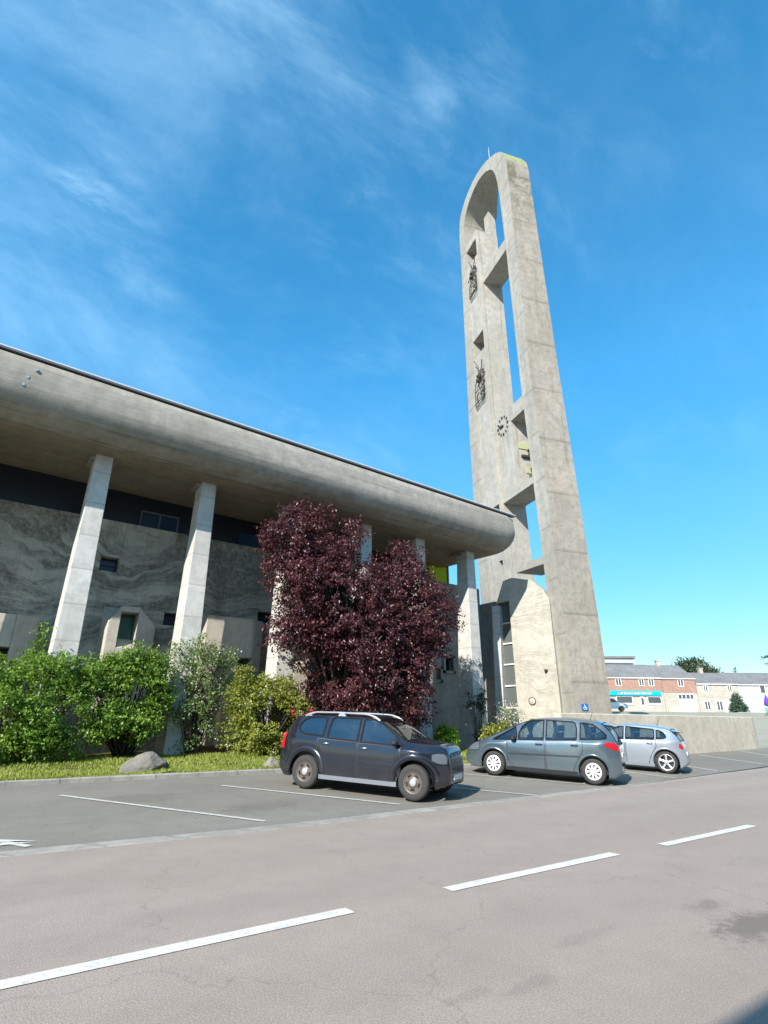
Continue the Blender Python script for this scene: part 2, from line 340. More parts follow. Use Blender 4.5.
def leaves_on(c,d,per,spread,droop=.3,flat=.6):
    n=len(c); tw=unit(n)*.5+d; tw[:,2]-=droop*.5; tw/=np.linalg.norm(tw,axis=1)[:,None]
    C_=np.repeat(c,per,0); T=np.repeat(tw,per,0); s=rng.uniform(-1,1,(n*per,1))
    P_=C_+T*s*spread+rng.normal(size=(n*per,3))*spread*.38*np.array([1,1,flat])
    dr=T*.6+unit(n*per)*.8; dr[:,2]-=droop; dr/=np.linalg.norm(dr,axis=1)[:,None]
    nr=np.repeat(d,per,0)*.5+unit(n*per)*.75+np.array([0,0,.55]); nr-=dr*(nr*dr).sum(1)[:,None]; nr/=np.linalg.norm(nr,axis=1)[:,None]+1e-9
    return P_,dr,nr
def branches(mb,base,targets,r0,trunk_top=None,n=5):
    base=Vector(base)
    for tgt in targets:
        t_=Vector(tgt); mid=base.lerp(t_,.5)+Vector((random.uniform(-.15,.15),random.uniform(-.15,.15),random.uniform(0,.3)))*(t_-base).length*.5
        pts=[]
        for i in range(n+1):
            k=i/n; pts.append(base*(1-k)**2+mid*2*k*(1-k)+t_*k*k)
        mb.tube(pts,[r0*(1-.85*i/n) for i in range(n+1)],6)
def foliage(parent,name,blobs,ncl,per,spread,L,Wd,matl,loc,droop=.3,thr=-.45,seed=0,zmin=.1,lo=.5,sc=1.6,clip=None):
    c,d=clusters(blobs,ncl,lo=lo,thr=thr,seed=seed,sc=sc)
    k=c[:,2]>zmin; c=c[k];d=d[k]
    P_,dr,nr=leaves_on(c,d,per,spread,droop)
    if clip is not None:
        k=clip(P_); P_,dr,nr=P_[k],dr[k],nr[k]
    var=np.clip(rng.normal(.5,.24,len(P_))+.16*sines(P_,1.2,seed+3)+.2*sines(P_,4.5,seed+5),0,1)
    quads(name,P_-np.array(loc),dr,nr,L*rng.uniform(.7,1.3,len(P_)),Wd*rng.uniform(.7,1.3,len(P_)),matl,parent,var)
    return c
#@@REST
# ---------------------------------------------------------------- ground and road
F_=Vector((.587,.81,0)).normalized(); E1=Vector((F_.y,-F_.x,0))
def hill(x,y):
    fd=F_.x*x+F_.y*y
    k=min(1,max(0,(fd-36)/34)); k=k*k*(3-2*k)
    side=min(1,max(0,(x-24)/8))
    return 2.45*k*side
xs=[-1500,-600,-200,-80,-40,-20,-10]+[i*2.5 for i in range(-2,60)]+[160,200,300,600,1500]
ys=[-1500,-500,-150,-60,-20,-8]+[i*2.5 for i in range(-1,60)]+[160,200,300,600,1500]
mb=MB(); mb.grid([[(x,y,hill(x,y)-.012) for x in xs] for y in ys])
tag(mb.build('ground',MT['ground']),kind='structure')
K=1.246   # final scale to metres
def parkz(y): return .045*max(0.,y-7.35)
def kerbY(x):   # line between road and parking strip
    return float(np.interp(x,[-40,.64,2.05,3.9,5.65,10.85,20.9,60],[7.55,7.43,7.30,7.2,7.3,7.43,8.1,11.0]))
def lawnY(x):
    return float(np.interp(x,[-40,.82,3.03,5.9,7.5,10.56,14.5,21.6,30.8,60],[12.1,11.97,11.95,11.92,11.75,11.2,11.0,11.27,11.85,14.5]))
def sheet(name,x0,x1,step,fa,fb,z,m,z2=None):
    n=int((x1-x0)/step)+1; mb=MB()
    mb.grid([[(x0+i*step,fa(x0+i*step),z) for i in range(n)],[(x0+i*step,fb(x0+i*step),z if z2 is None else z2) for i in range(n)]],smooth=False)
    return mb.build(name,m)
tag(sheet('road',-60,90,1.5,lambda x:-.35,kerbY,.0,MT['road']),kind='structure')
tag(sheet('pavement',-60,90,1.5,lambda x:-4.2,lambda x:-.5,.11,MT['park']),kind='structure')
mb=MB(); mb.box(-60,90,-.5,-.35,-.1,.115); tag(mb.build('roadside_kerb',MT['kerb']),kind='structure')
rows=[]
for j in range(9):
    rows.append([(x,kerbY(x)+(lawnY(x)+.05-kerbY(x))*j/8,.004+parkz(kerbY(x)+(lawnY(x)+.05-kerbY(x))*j/8)) for x in [-60+1.5*i for i in range(101)]])
mb=MB(); mb.grid(rows,smooth=False); tag(mb.build('parking_strip',MT['park']),kind='structure')
xk=[-60+1.5*i for i in range(101)]
mb=MB(); mb.grid([[(x,kerbY(x)+d_,z_) for x in xk] for d_,z_ in ((-.10,-.01),(-.085,.006),(.0,.010),(.09,.020),(.11,-.01))],smooth=False); tag(mb.build('kerb_channel',MT['kerb']),kind='structure')
# lawn kerb (low upstand) following the bank
def strip_solid(xs,fy0,fy1,z0,z1):
    mb=MB(); rows=[]
    for x in xs:
        a,b=fy0(x),fy1(x); p_=parkz(a); rows.append([(x,a,z0),(x,a,p_+z1-.02),(x,a+.02,p_+z1),(x,b,p_+z1),(x,b,z0)])
    mb.grid(rows,smooth=False); return mb
xk=[-40+.6*i for i in range(100)]
tag(strip_solid(xk,lambda x:lawnY(x),lambda x:lawnY(x)+.13,-.02,.09).build('lawn_kerb',MT['kerb']),kind='structure')
def lawnz(x,y):
    d=max(0,y-lawnY(x)-.12); k=min(1,d/3.6); return parkz(lawnY(x))+.06+.11*k*k*(3-2*k)*float(np.interp(x,[12,19],[1,.35])) + .015*math.sin(x*2.1+y)*min(1,d)
rows=[]
for i in range(108):
    x=-30+.46*i; rows.append([(x,lawnY(x)+.12+j*.35,lawnz(x,lawnY(x)+.12+j*.35)) for j in range(26)])
mb=MB(); mb.grid(rows); tag(mb.build('lawn_bank',MT['lawn']),kind='structure')
# grass blades
n=95000; gx=rng.uniform(-2,19.3,n); ly=np.array([lawnY(x) for x in gx]); gd=rng.uniform(0.,1,n)**1.5*4.9+.04; gy=ly+gd
keep=(sines(np.stack([gx,gy,gy*0],1),2.3,2)>-.8)
gx,gy=gx[keep],gy[keep]; n=len(gx); gz=np.array([lawnz(a,b) for a,b in zip(gx,gy)])
hgt=rng.uniform(.04,.11,n)*(1+.5*sines(np.stack([gx,gy,gy*0],1),1.7,5))
dr=np.stack([rng.normal(0,.35,n),rng.normal(0,.35,n),np.ones(n)],1); dr/=np.linalg.norm(dr,axis=1)[:,None]; nr=unit(n); nr-=dr*(nr*dr).sum(1)[:,None]; nr/=np.linalg.norm(nr,axis=1)[:,None]
g=quads('grass',np.stack([gx,gy,gz+hgt*.4],1),dr,nr,hgt,.022,MT['grass'],None,np.clip(.55+.3*sines(np.stack([gx,gy,gy*0],1),.9,1)+rng.normal(0,.2,n),0,1))
tag(g,'sunlit short green grass on the bank below the church','grass',kind='stuff')
# road markings
for x0,x1,y in ((-3.0,-.75,4.02),(.2,2.61,4.0),(3.55,5.89,3.96),(6.73,8.96,3.88),(9.9,12.2,3.84),(13.1,15.4,3.8),(16.3,18.6,3.78),(19.5,21.8,3.76)):
    mb=MB(); mb.add([(x0,y-.055,.005),(x1,y-.085,.005),(x1,y+.045,.005),(x0,y+.07,.005)],[(0,1,2,3)])
    tag(mb.build('lane_marking',MT['paint']),kind='structure')
bays=[(1.56,10.71,3.62,7.64),(4.16,10.71,6.05,7.84),(6.9,10.7,8.97,7.45),(9.46,10.71,11.2,7.98),(14.25,10.2,14.43,7.75),(18.1,10.6,17.4,8.1),(22.4,11.0,21.3,8.45),(26.5,11.2,25.0,8.9),(-1.1,10.71,.9,7.6)]
for a,b,c,d in bays:
    u=Vector((c-a,d-b,0)).normalized(); s=Vector((-u.y,u.x,0))*.045
    za,zd=parkz(b)+.012,parkz(d)+.012; mb=MB(); mb.add([(a-s.x,b-s.y,za),(c-s.x,d-s.y,zd),(c+s.x,d+s.y,zd),(a+s.x,b+s.y,za)],[(0,1,2,3)])
    tag(mb.build('bay_line',MT['paint2']),kind='structure')
pz=lambda p:(p[0],p[1],parkz(p[1])+.014)   # painted chevron tip at the left edge
for q in ([(-2.2,8.75),(.3,8.28),(1.01,7.80),(.25,8.12),(-2.2,8.52)],[(-2.2,8.3),(.1,7.98),(.98,7.77),(.1,7.74),(-2.2,7.95)]):
    mb=MB(); mb.add([pz(p) for p in q],[(0,1,2,3,4)]); tag(mb.build('hatched_marking',MT['paint']),kind='structure')
# ---------------------------------------------------------------- church
ch=thing('church','long modern concrete church with curved roof edge and slanting pale columns','church',(8,18.3,.3))
rz=lambda x:-.30*(x+1)/18.6          # the eaves drop slightly to the right
prof=[(18.95,9.75),(14.62,9.75),(14.50,9.68),(14.46,9.45),(14.43,9.2),(14.42,8.95),(14.46,8.78),(14.56,8.60),(14.72,8.46),(14.95,8.35),(15.3,8.28),(15.7,8.25),(16.3,8.27),(17.2,8.31),(18.95,8.36)]
rows=[]
X1=17.42
for i in range(61):
    x=-12+(X1+12)*i/60
    k=max(0,(x-(X1-.5))/.5); sh=.12*k*k
    rows.append([(x,y+ (sh if y<15 else 0),z+rz(x)+(sh if z<9 else -sh*.3)) for y,z in prof])
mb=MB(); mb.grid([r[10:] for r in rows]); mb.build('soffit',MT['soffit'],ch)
mb=MB(); mb.grid([r[:11] for r in rows]); 
mb.add(rows[-1],[tuple(range(len(prof)))]); mb.add(rows[0],[tuple(range(len(prof)))[::-1]])
mb.build('roof_canopy',MT['roofc'],ch)
mb=MB(); mb.hexa([(-12,14.46,9.745+rz(-12)),(X1+.02,14.46,9.745+rz(X1)),(X1+.02,14.66,9.745+rz(X1)),(-12,14.66,9.745+rz(-12))],[(-12,14.46,9.77+rz(-12)),(X1+.02,14.46,9.77+rz(X1)),(X1+.02,14.66,9.765+rz(X1)),(-12,14.66,9.765+rz(-12))]); mb.build('roof_flashing',MT['darkmetal'],ch)
mb=MB(); mb.tube([(-12,14.47,9.80+rz(-12)),(X1,14.47,9.80+rz(X1))],.028,8); mb.build('roof_trim',MT['trim'],ch)
# soffit seam and small lifting marks
for x,y,z in ((-.28,14.40,9.37),(-.42,14.41,9.10),(-.47,14.42,8.88)):
    mb=MB(); mb.box(x,x+.05,y,y+.05,z+rz(x),z+.07+rz(x)); mb.build('lifting_hook',MT['galv'],ch)
# columns: (x top, x bottom shift)
for i,xc in enumerate((-1.2,1.79,4.80,7.78,10.75,13.33,16.06)):
    wt,wb=.22,.325; yt0,yt1,yb0,yb1=15.90,16.50,15.78,16.68
    zt=8.30+rz(xc)
    mb=MB(); mb.hexa([(xc-wb,yb0,-.05),(xc+wb,yb0,-.05),(xc+wb,yb1,-.05),(xc-wb,yb1,-.05)],[(xc-wt,yt0,zt),(xc+wt,yt0,zt),(xc+wt,yt1,zt),(xc-wt,yt1,zt)])
    c=mb.build('column',MT['column'],ch,bevel=.02)
    mb=MB(); mb.box(xc-.34,xc+.34,16.1,16.8,zt-.14,zt-.02); mb.build('bearing',MT['roofc'],c)
# wall body with window openings built as strips
WY=18.2; WT=7.12
def wall_with_holes(x0,x1,z0,z1,y,depth,holes):
    """front face with rectangular recesses"""
    xs=sorted({x0,x1,*[h[0] for h in holes],*[h[1] for h in holes]}); zs=sorted({z0,z1,*[h[2] for h in holes],*[h[3] for h in holes]})
    mb=MB()
    for i in range(len(xs)-1):
        for j in range(len(zs)-1):
            cx=(xs[i]+xs[i+1])/2; cz=(zs[j]+zs[j+1])/2
            if any(h[0]<cx<h[1] and h[2]<cz<h[3] for h in holes): continue
            mb.add([(xs[i],y,zs[j]),(xs[i+1],y,zs[j]),(xs[i+1],y,zs[j+1]),(xs[i],y,zs[j+1])],[(0,1,2,3)])
    for a,b,c,d in holes:
        mb.add([(a,y,c),(b,y,c),(b,y,d),(a,y,d),(a,y+depth,c),(b,y+depth,c),(b,y+depth,d),(a,y+depth,d)],[(0,1,5,4),(1,2,6,5),(2,3,7,6),(3,0,4,7)])
    return mb
holes=[(2.5,3.02,5.5,5.95),(4.6,5.1,4.05,4.45),(7.75,8.3,4.45,4.85),(9.5,10.0,5.2,5.6)]
mb=wall_with_holes(-12,15.45,0,WT,WY,.45,holes)
mb.add([(-12,WY,WT),(15.45,WY,WT),(15.45,19.2,WT),(-12,19.2,WT)],[(0,1,2,3)])
mb.build('wall',MT['strata'],ch)
for a,b,c,d in holes:
    mb=MB(); mb.box(a,b,WY+.30,WY+.34,c,d); w=mb.build('window',MT['darkglass'],ch)
    mb=MB(); mb.box(a,b,WY+.27,WY+.31,(c+d)/2-.015,(c+d)/2+.015); mb.build('window_bar',MT['iron'],w)
holes2=[(16.5,16.95,3.3,3.85),(15.78,16.2,2.9,3.36)]
mb=wall_with_holes(15.47,18.85,0,7.18,WY,.4,holes2)
mb.add([(15.47,WY,7.18),(18.85,WY,7.18),(18.85,18.9,7.18),(15.47,18.9,7.18)],[(0,1,2,3)])
mb.add([(15.47,WY+.02,0),(15.47,18.9,0),(15.47,18.9,7.17),(15.47,WY+.02,7.17)],[(0,1,2,3)])
mb.build('ribbed_wall',MT['ribbed'],ch)
mb=MB(); mb.box(15.3,15.62,17.75,WY+.01,0,4.2); mb.build('wall_pier',MT['ribbed'],ch,bevel=.015)
for a,b,c,d in holes2:
    mb=MB(); mb.box(a,b,WY+.25,WY+.29,c,d); w=mb.build('window',MT['darkglass'],ch)
    mb=MB()
    for q in ((a-.12,a,c-.1,d+.1),(b,b+.12,c-.1,d+.1),(a-.12,b+.12,d,d+.1),(a-.12,b+.12,c-.1,c)): mb.box(q[0],q[1],WY-.07,WY+.02,q[2],q[3])
    mb.build('window_surround',MT['ribbed'],w)
MT['bp']=mat('blue_pane',(.02,.05,.10),.15)
# nave body behind (closes the building), clerestory glazing
mb=MB(); mb.box(-12,13.9,18.97,34,0,9.2); mb.build('nave',MT['interior'],ch)
mb=MB(); mb.box(-12,15.45,18.60,18.66,WT,8.9); mb.build('clerestory',MT['darkglass'],ch)
mb=MB()
for x in (3.5,4.1,4.7): mb.box(x-.02,x+.02,18.55,18.6,WT+.04,7.75)
mb.box(3.5,4.7,18.55,18.6,7.73,7.78); mb.build('clerestory_frame',MT['darkmetal'],ch)
for a,b in ((3.52,4.08),(4.12,4.68),(6.9,7.9)):
    mb=MB(); mb.box(a,b,18.585,18.596,WT+.1,7.7); mb.build('window_pane',MT['bp'],ch)
mb=MB(); mb.box(15.5,17.22,18.60,18.64,7.18,8.35); yp=mb.build('yellow_window',MT['yellowglass'],ch)
for x in (15.47,16.05,17.24): mb=MB(); mb.box(x-.035,x+.035,18.57,18.66,7.18,8.35); mb.build('window_frame',MT['darkmetal'],yp)
# jutting window niches on the long wall
MT['greenwin']=mat('green_stained_glass',(.03,.10,.06),.2)
def niche(x0,x1,z0,z1,dep,wx0,wx1,wz0,wz1,skew=0):
    mb=MB()
    # block with sloping top and chamfered left cheek
    mb.hexa([(x0,WY-dep,z0),(wx0,WY-dep,z0),(wx0,WY+.01,z0),(x0-.1,WY+.01,z0)],[(x0,WY-dep,z1-skew),(wx0,WY-dep,z1),(wx0,WY+.01,z1),(x0-.1,WY+.01,z1)])
    mb.hexa([(wx1,WY-dep,z0),(x1,WY-dep*.7,z0),(x1+.05,WY+.01,z0),(wx1,WY+.01,z0)],[(wx1,WY-dep,z1),(x1,WY-dep*.7,z1-skew),(x1+.05,WY+.01,z1-skew),(wx1,WY+.01,z1)])
    mb.box(wx0+.002,wx1-.002,WY-dep+.02,WY+.01,wz1,z1-.003)
    mb.hexa([(wx0+.002,WY-dep,z0),(wx1-.002,WY-dep,z0),(wx1-.002,WY+.01,z0),(wx0+.002,WY+.01,z0)],[(wx0+.002,WY-dep,wz0-.35),(wx1-.002,WY-dep,wz0-.35),(wx1-.002,WY+.01,wz0),(wx0+.002,WY+.01,wz0)])
    o=mb.build('window_niche',MT['box'],ch,bevel=.012)
    mb=MB(); mb.box(wx0,wx1,WY-.05,WY-.02,wz0-.1,wz1+.05); g=mb.build('niche_window',MT['greenwin'],o)
niche(2.95,4.3,1.2,4.42,.55,3.25,3.75,3.55,4.25,.5)
niche(-.6,1.25,.6,3.85,.7,.25,.7,2.2,3.0,.0)
niche(5.75,7.75,.35,4.40,.75,6.9,7.35,2.65,3.15,.0)
niche(9.0,10.6,.5,3.3,.6,9.6,10.1,2.2,2.8,.3)
mb=MB(); mb.hexa([(6.35,17.05,.3),(7.15,17.05,.3),(7.15,17.5,.3),(6.35,17.5,.3)],[(6.35,17.05,1.9),(7.15,17.05,2.75),(7.15,17.5,2.75),(6.35,17.5,1.9)]); mb.build('buttress',MT['box'],ch,bevel=.012)
mb=MB(); mb.box(5.0,8.0,17.0,17.42,.1,.55); mb.build('plinth',mat('terracotta_plinth',(.22,.13,.09),.85),ch)
# end block with tall glazed strip, facing -X
import math as _m
gn=Vector((_m.cos(R(17)),_m.sin(R(17)))); gp0=gn.dot(Vector((19.46,14.62)))     # plane of the gable wall
def G3(y,z,dx=0.):
    t=gp0/(gn.x*19.9+gn.y*y); return (19.9*t+gn.x*dx,y*t+gn.y*dx,1.3+(z-1.3)*t)
poly=[(14.97,-.2),(15.03,6.3),(15.3,6.79),(15.91,7.34),(17.05,7.68),(17.60,7.62),(18.12,6.62),(17.33,6.62),(17.24,-.2)]
mb=MB(); mb.prism(poly,lambda p:G3(*p),lambda p:G3(p[0],p[1],.6))
mb.build('gable_wall',MT['basewall'],ch,bevel=.015)
def gq(pts): return [G3(y,z,dx) for dx,y,z in pts]
mb=MB(); mb.hexa(gq([(.02,18.14,0),(.5,18.14,0),(.5,18.62,0),(-.02,18.62,0)]),gq([(.02,17.97,6.5),(.5,17.97,6.5),(.5,18.42,6.5),(-.02,18.42,6.5)])); mb.build('pilaster',MT['column'],ch,bevel=.015)
mb=MB(); mb.hexa(gq([(.32,17.1,0),(.36,17.1,0),(.36,18.3,0),(.32,18.3,0)]),gq([(.32,17.2,6.7),(.36,17.2,6.7),(.36,18.2,6.7),(.32,18.2,6.7)])); gs=mb.build('window_strip',MT['greywin'],ch)
for z in (.9,1.85,2.8,3.75,4.7,5.65):
    mb=MB(); mb.hexa(gq([(.26,17.2,z-.03),(.33,17.2,z-.03),(.33,18.15,z-.03),(.26,18.15,z-.03)]),gq([(.26,17.2,z+.03),(.33,17.2,z+.03),(.33,18.15,z+.03),(.26,18.15,z+.03)])); mb.build('glazing_bar',MT['whitebar'],gs)
mb=MB(); mb.box(18.9,19.5,17.3,22,0,6.45); mb.build('recessed_wall',MT['ribbed'],ch)
# ---------------------------------------------------------------- bell tower
C0=Vector((19.46,14.0,0)); ang=math.atan2(.9524,.3049)
U=Vector((.3050,.9524,0)); W=Vector((.9524,-.3050,0))
TZ=[0,5,17.5,32,36]; TW=[0,-.05,-.45,-.6,-.62]
def T(u,w,z):
    p=C0+U*u+W*(w+float(np.interp(z,TZ,TW))); return (p.x,p.y,z)
tw=thing('bell_tower','tall slender weathered concrete bell tower, two legs joined by a rounded arch','bell tower',(19.46,14.0,0))
ZS=[-.1,1.5,3,5,8,11,14,17.5,21,25,28,30]
def tprism(poly,z0,z1,step=1.5):    # vertical prism following the lean; poly (u,w)
    n=max(1,int((z1-z0)/step)); zs=[z0+(z1-z0)*i/n for i in range(n+1)]; mb=MB()
    m=len(poly); vs=[T(u,w,z) for z in zs for u,w in poly]; fs=[]
    for i in range(n):
        for j in range(m): k=(j+1)%m; fs.append((i*m+j,i*m+k,(i+1)*m+k,(i+1)*m+j))
    fs.append(tuple(range(m))[::-1]); fs.append(tuple(range(n*m,n*m+m))); mb.add(vs,fs); return mb
def tbox(u0,u1,w0,w1,z0,z1): return tprism([(u0,w0),(u1,w0),(u1,w1),(u0,w1)],z0,z1)
depth=lambda z: float(np.interp(z,[0,17,32],[1.76,1.70,1.47]))
uo=lambda z: float(np.interp(z,[0,13,21.7,30.3,33],[7.15,6.75,6.41,6.18,6.18]))
ui=lambda z: float(np.interp(z,[0,14,17,22,30],[6.2,5.80,5.66,5.62,5.57]))
# frame outline as ring of quads: outer & inner paths from near base over the arch to far base
outer=[(0,-.1),(0,5),(0,11),(0,17.5),(0,25),(0,29),(0,31),(0,31.95),(.12,32.5),(.5,33.25),(.98,33.75),(1.55,34.15),(2.1,34.48),(2.7,34.72),(3.3,34.83),(3.9,34.85),(4.5,34.76),(5.05,34.55),(5.5,34.25),(5.85,33.85),(6.05,33.35),(6.15,32.7),(6.18,32),(6.18,31),(6.18,30),(uo(27),27),(uo(22),22),(uo(17),17),(uo(12),12),(uo(6),6),(uo(0),-.1)]
inner=[(.93,-.1),(.92,5),(.9,11),(.9,17.5),(.93,25),(.97,28),(1.02,30.2),(1.10,31.4),(1.22,32.2),(1.42,32.8),(1.65,33.2),(1.95,33.5),(2.35,33.8),(2.75,33.98),(3.2,34.08),(3.65,34.08),(4.1,33.98),(4.5,33.8),(4.85,33.55),(5.15,33.2),(5.34,32.85),(5.46,32.3),(5.53,31.6),(5.56,30.8),(5.57,30),(ui(27),27),(ui(22),22),(ui(17),17),(ui(12),12),(ui(6),6),(ui(0),-.1)]
def dep(u,z): return depth(z) if u<3.2 else float(np.interp(u,[3.2,4.8],[depth(z),2.25]))
mb=MB(); rows=[]
for (a,b),(c,d) in zip(outer,inner):
    rows.append([T(a,0,b),T(a,dep(a,b),b),T(c,dep(c,d),d),T(c,0,d)])
for s in range(4):
    mb.grid([[r[s],r[(s+1)%4]] for r in rows],smooth=(s in (0,2)))
o=mb.build('frame',MT['tower'],tw)
# recessed edge groove on the front strip of the near leg
mb=MB(); rows=[[T(.80,-.004,z),T(.80,-.03,z),T(.72,-.03,z),T(.72,-.004,z)] for z in (0,5,11,17.5,25,31)]; mb.grid(rows,smooth=False,close=True); mb.build('edge_fillet',MT['tower2'],tw)
# weathered road-facing face of the near leg, a skin 4 mm proud
mb=MB(); rows=[]
for a,b in outer[:12]:
    rows.append([T(a-.004,.0,b),T(a-.004,dep(a,b)+.0,b)])
mb.grid(rows,smooth=False); mb.build('weathered_face',MT['towerface'],tw)
# inner pier with three niches cut into its side
def boolcut(o,cutters):
    for c_ in cutters:
        m_=o.modifiers.new('cut','BOOLEAN'); m_.operation='DIFFERENCE'; m_.object=c_; m_.solver='EXACT'
    dg=bpy.context.evaluated_depsgraph_get(); me=bpy.data.meshes.new_from_object(o.evaluated_get(dg)); o.modifiers.clear(); o.data=me
    for c_ in cutters: bpy.data.objects.remove(c_)
pier=tprism([(4.15,.12),(6.3,.12),(6.3,1.64),(4.15,1.64)],-.1,30.9).build('inner_pier',MT['tower2'],tw)
cuts=[tprism([(u0,-.5),(u1,-.5),(u1,1.0),(u0,1.0)],z0,z1,5).build('cut',None,tw) for u0,u1,z0,z1 in ((4.28,5.58,29.0,30.35),(4.28,5.58,21.9,23.15),(4.28,5.45,10.9,11.98),(4.5,4.85,8.35,9.0))]
boolcut(pier,cuts)
tprism([(4.14,.30),(4.16,.30),(4.16,.34),(4.14,.34)],12.3,30.85).build('pier_joint',MT['towerface'],tw)
tprism([(4.16,1.15),(4.75,1.15),(4.75,1.62),(4.16,1.62)],30.8,32.9).build('slanted_fin',MT['tower2'],tw)
def tb(name,u0,u1,w0,w1,z0,z1,m=MT['tower2'],par=tw): return tbox(u0,u1,w0,w1,z0,z1).build(name,m,par)
tb('crossbeam',.95,4.16,.33,1.6,26.62,27.4)
tb('crossbeam',.92,2.66,.33,1.6,16.05,16.85)
tb('crossbeam',.92,4.16,.28,1.58,11.95,12.3)
tb('bell_chamber',2.64,4.16,.33,1.62,12.3,17.0)
mb=MB(); pts=[(.9,7.86),(3.3,8.0),(2.75,8.30),(.9,8.19)]
mb.prism(pts,lambda p:T(p[0],0.05,p[1]),lambda p:T(p[0],1.5,p[1])); mb.build('platform',MT['tower2'],tw)
# clock: twelve marks and two hands, on the bell chamber wall
ce=(3.42,16.18); rc=.56
ck=bpy.data.objects.new('clock',None); scene.collection.objects.link(ck); ck.parent=tw; ck.empty_display_size=.3
def cpt(a,r,w): 
    u=ce[0]-math.sin(a)*r; z=ce[1]+math.cos(a)*r; return T(u,w,z)
for k in range(12):
    a=2*math.pi*k/12; da=.07 if k%3 else .11
    q=[(a-da,rc*.78),(a+da,rc*.78),(a+da*.8,rc),(a-da*.8,rc)]
    mb=MB(); mb.prism(q,lambda p:cpt(p[0],p[1],.325),lambda p:cpt(p[0],p[1],.28)); mb.build('hour_mark',MT['iron'],ck)
for a,l,wd_ in ((math.radians(-92),.30,.05),(math.radians(-70),.42,.035)):
    mb=MB(); q=[(-wd_,-.08),(wd_,-.08),(wd_*.6,l),(-wd_*.6,l)]
    def hp(p,w,a=a):
        u=p[0]*math.cos(a)+p[1]*math.sin(a); z=-p[0]*math.sin(a)+p[1]*math.cos(a); return T(ce[0]-u,w,ce[1]+z)
    mb.prism(q,lambda p:hp(p,.30),lambda p:hp(p,.26)); mb.build('clock_hand',MT['iron'],ck)
# bells and louvre in the chamber
tb('bell_beam',2.5,2.63,.7,1.55,14.0,14.12,MT['iron'])
def bell(u,w,z,s):
    p=T(u,w,z); mb=MB(); mb.lathe([(0.02*s,.5*s),(.12*s,.48*s),(.2*s,.38*s),(.23*s,.2*s),(.30*s,.05*s),(.36*s,0),(.30*s,.0)],'z',p,20); mb.build('bell',MT['bellm'],tw)
MT['bellm']=mat('bronze_bell',(.05,.05,.045),.5,.7)
bell(2.35,1.25,14.35,.8); bell(2.35,1.3,13.35,.8)
tb('louvre',2.55,2.65,1.05,1.6,12.4,13.1,mat('grey_louvre',(.10,.10,.09),.7))
MT['gp']=mat('green_sheet',(.38,.40,.22),.8)
tb('copper_sheet',2.60,2.632,.6,1.3,14.5,14.85,MT['gp']); tb('copper_sheet',2.60,2.632,.9,1.5,13.15,13.5,MT['gp'])
# iron sculptures in the niches
def sculpture(z0,z1,ua,ub,seed):
    r=random.Random(seed); mb=MB(); h=z1-z0
    P=lambda a,b,o=0:T(ua+(ub-ua)*a,.12-.10-o,z0+h*b)
    for pa in ([(.1,0),(.1,.28),(.55,.30),(.55,.02)],[(.2,.05),(.2,.22),(.5,.22)],[(.0,.0),(.9,.03)],[(.0,.05),(.85,.08)],[(.1,.28),(.25,.48),(.55,.55),(.5,.30)],[(.25,.48),(.05,.42)],[(.4,.55),(.45,.75),(.2,.95)],[(.5,.55),(.75,.7),(.95,.8)],[(.6,.5),(.9,.62)],[(.7,.1),(.72,.5)],[(.85,.1),(.88,.6)],[(.6,.15),(.95,.18)],[(.6,.3),(.95,.33)],[(.65,.42),(.98,.46)]):
        mb.tube([P(a+r.uniform(-.05,.05),b,r.uniform(0,.1)) for a,b in pa],.028,6)
    for a,b,s_ in ((.35,.50,.30),(.5,.56,.26),(.3,.60,.18),(.80,.25,.14),(.82,.40,.15),(.74,.12,.12),(.92,.55,.13),(.86,.62,.12)):
        c=Vector(P(a,b)); mb.lathe([(.01,-s_*.6),(s_*.45,-s_*.35),(s_*.55,0),(s_*.35,s_*.35),(.01,s_*.6)],'z',c,7,False)
    return mb
sculpture(26.2,29.3,5.35,4.3,3).build('iron_sculpture',MT['iron'],tw); sculpture(18.45,21.7,5.5,4.3,8).build('iron_sculpture',MT['iron'],tw)
p=T(2.75,.7,34.7); mb=MB(); mb.tube([p,(p[0],p[1],36.9)],[.035,.012],6); mb.build('antenna',MT['galv'],tw)
# signs on the walls
def plate_on_tower():
    s=thing('parking_sign','small square blue disabled parking plate on the base of the tower leg','sign',T(-.03,.50,1.95))
    mb=MB(); mb.prism([(.34,1.70),(.62,1.70),(.62,1.95),(.34,1.95)],lambda p:T(-.035,p[0],p[1]),lambda p:T(-.005,p[0],p[1])); mb.build('plate',mat('sign_blue',(.01,.13,.42),.4),s)
    mb=MB(); K=lambda a,b:T(-.037,.34+.28*a,1.70+.25*b)
    Kb=lambda a,b:T(-.0355,.34+.28*a,1.70+.25*b)
    def seg(a,b,c,d,w=.045):
        n=Vector((b-d,c-a)).normalized()*w; q=[(a-n.x,b-n.y),(c-n.x,d-n.y),(c+n.x,d+n.y),(a+n.x,b+n.y)]
        mb.prism(q,lambda p:K(*p),lambda p:Kb(*p))
    seg(.45,.72,.47,.45); seg(.47,.45,.68,.45); seg(.68,.45,.76,.22); seg(.46,.60,.66,.60)
    pts=[(.47+.24*math.cos(t),.36+.22*math.sin(t)) for t in [2.2+i*.45 for i in range(9)]]
    for (a,b),(c,d) in zip(pts,pts[1:]): seg(a,b,c,d,.035)
    q=[(.44+.07*math.cos(t),.83+.07*math.sin(t)) for t in [i*math.pi/5 for i in range(10)]]; mb.prism(q,lambda p:K(*p),lambda p:Kb(*p))
    mb.build('symbol',mat('sign_white',(.8,.8,.8),.5),s)
plate_on_tower()
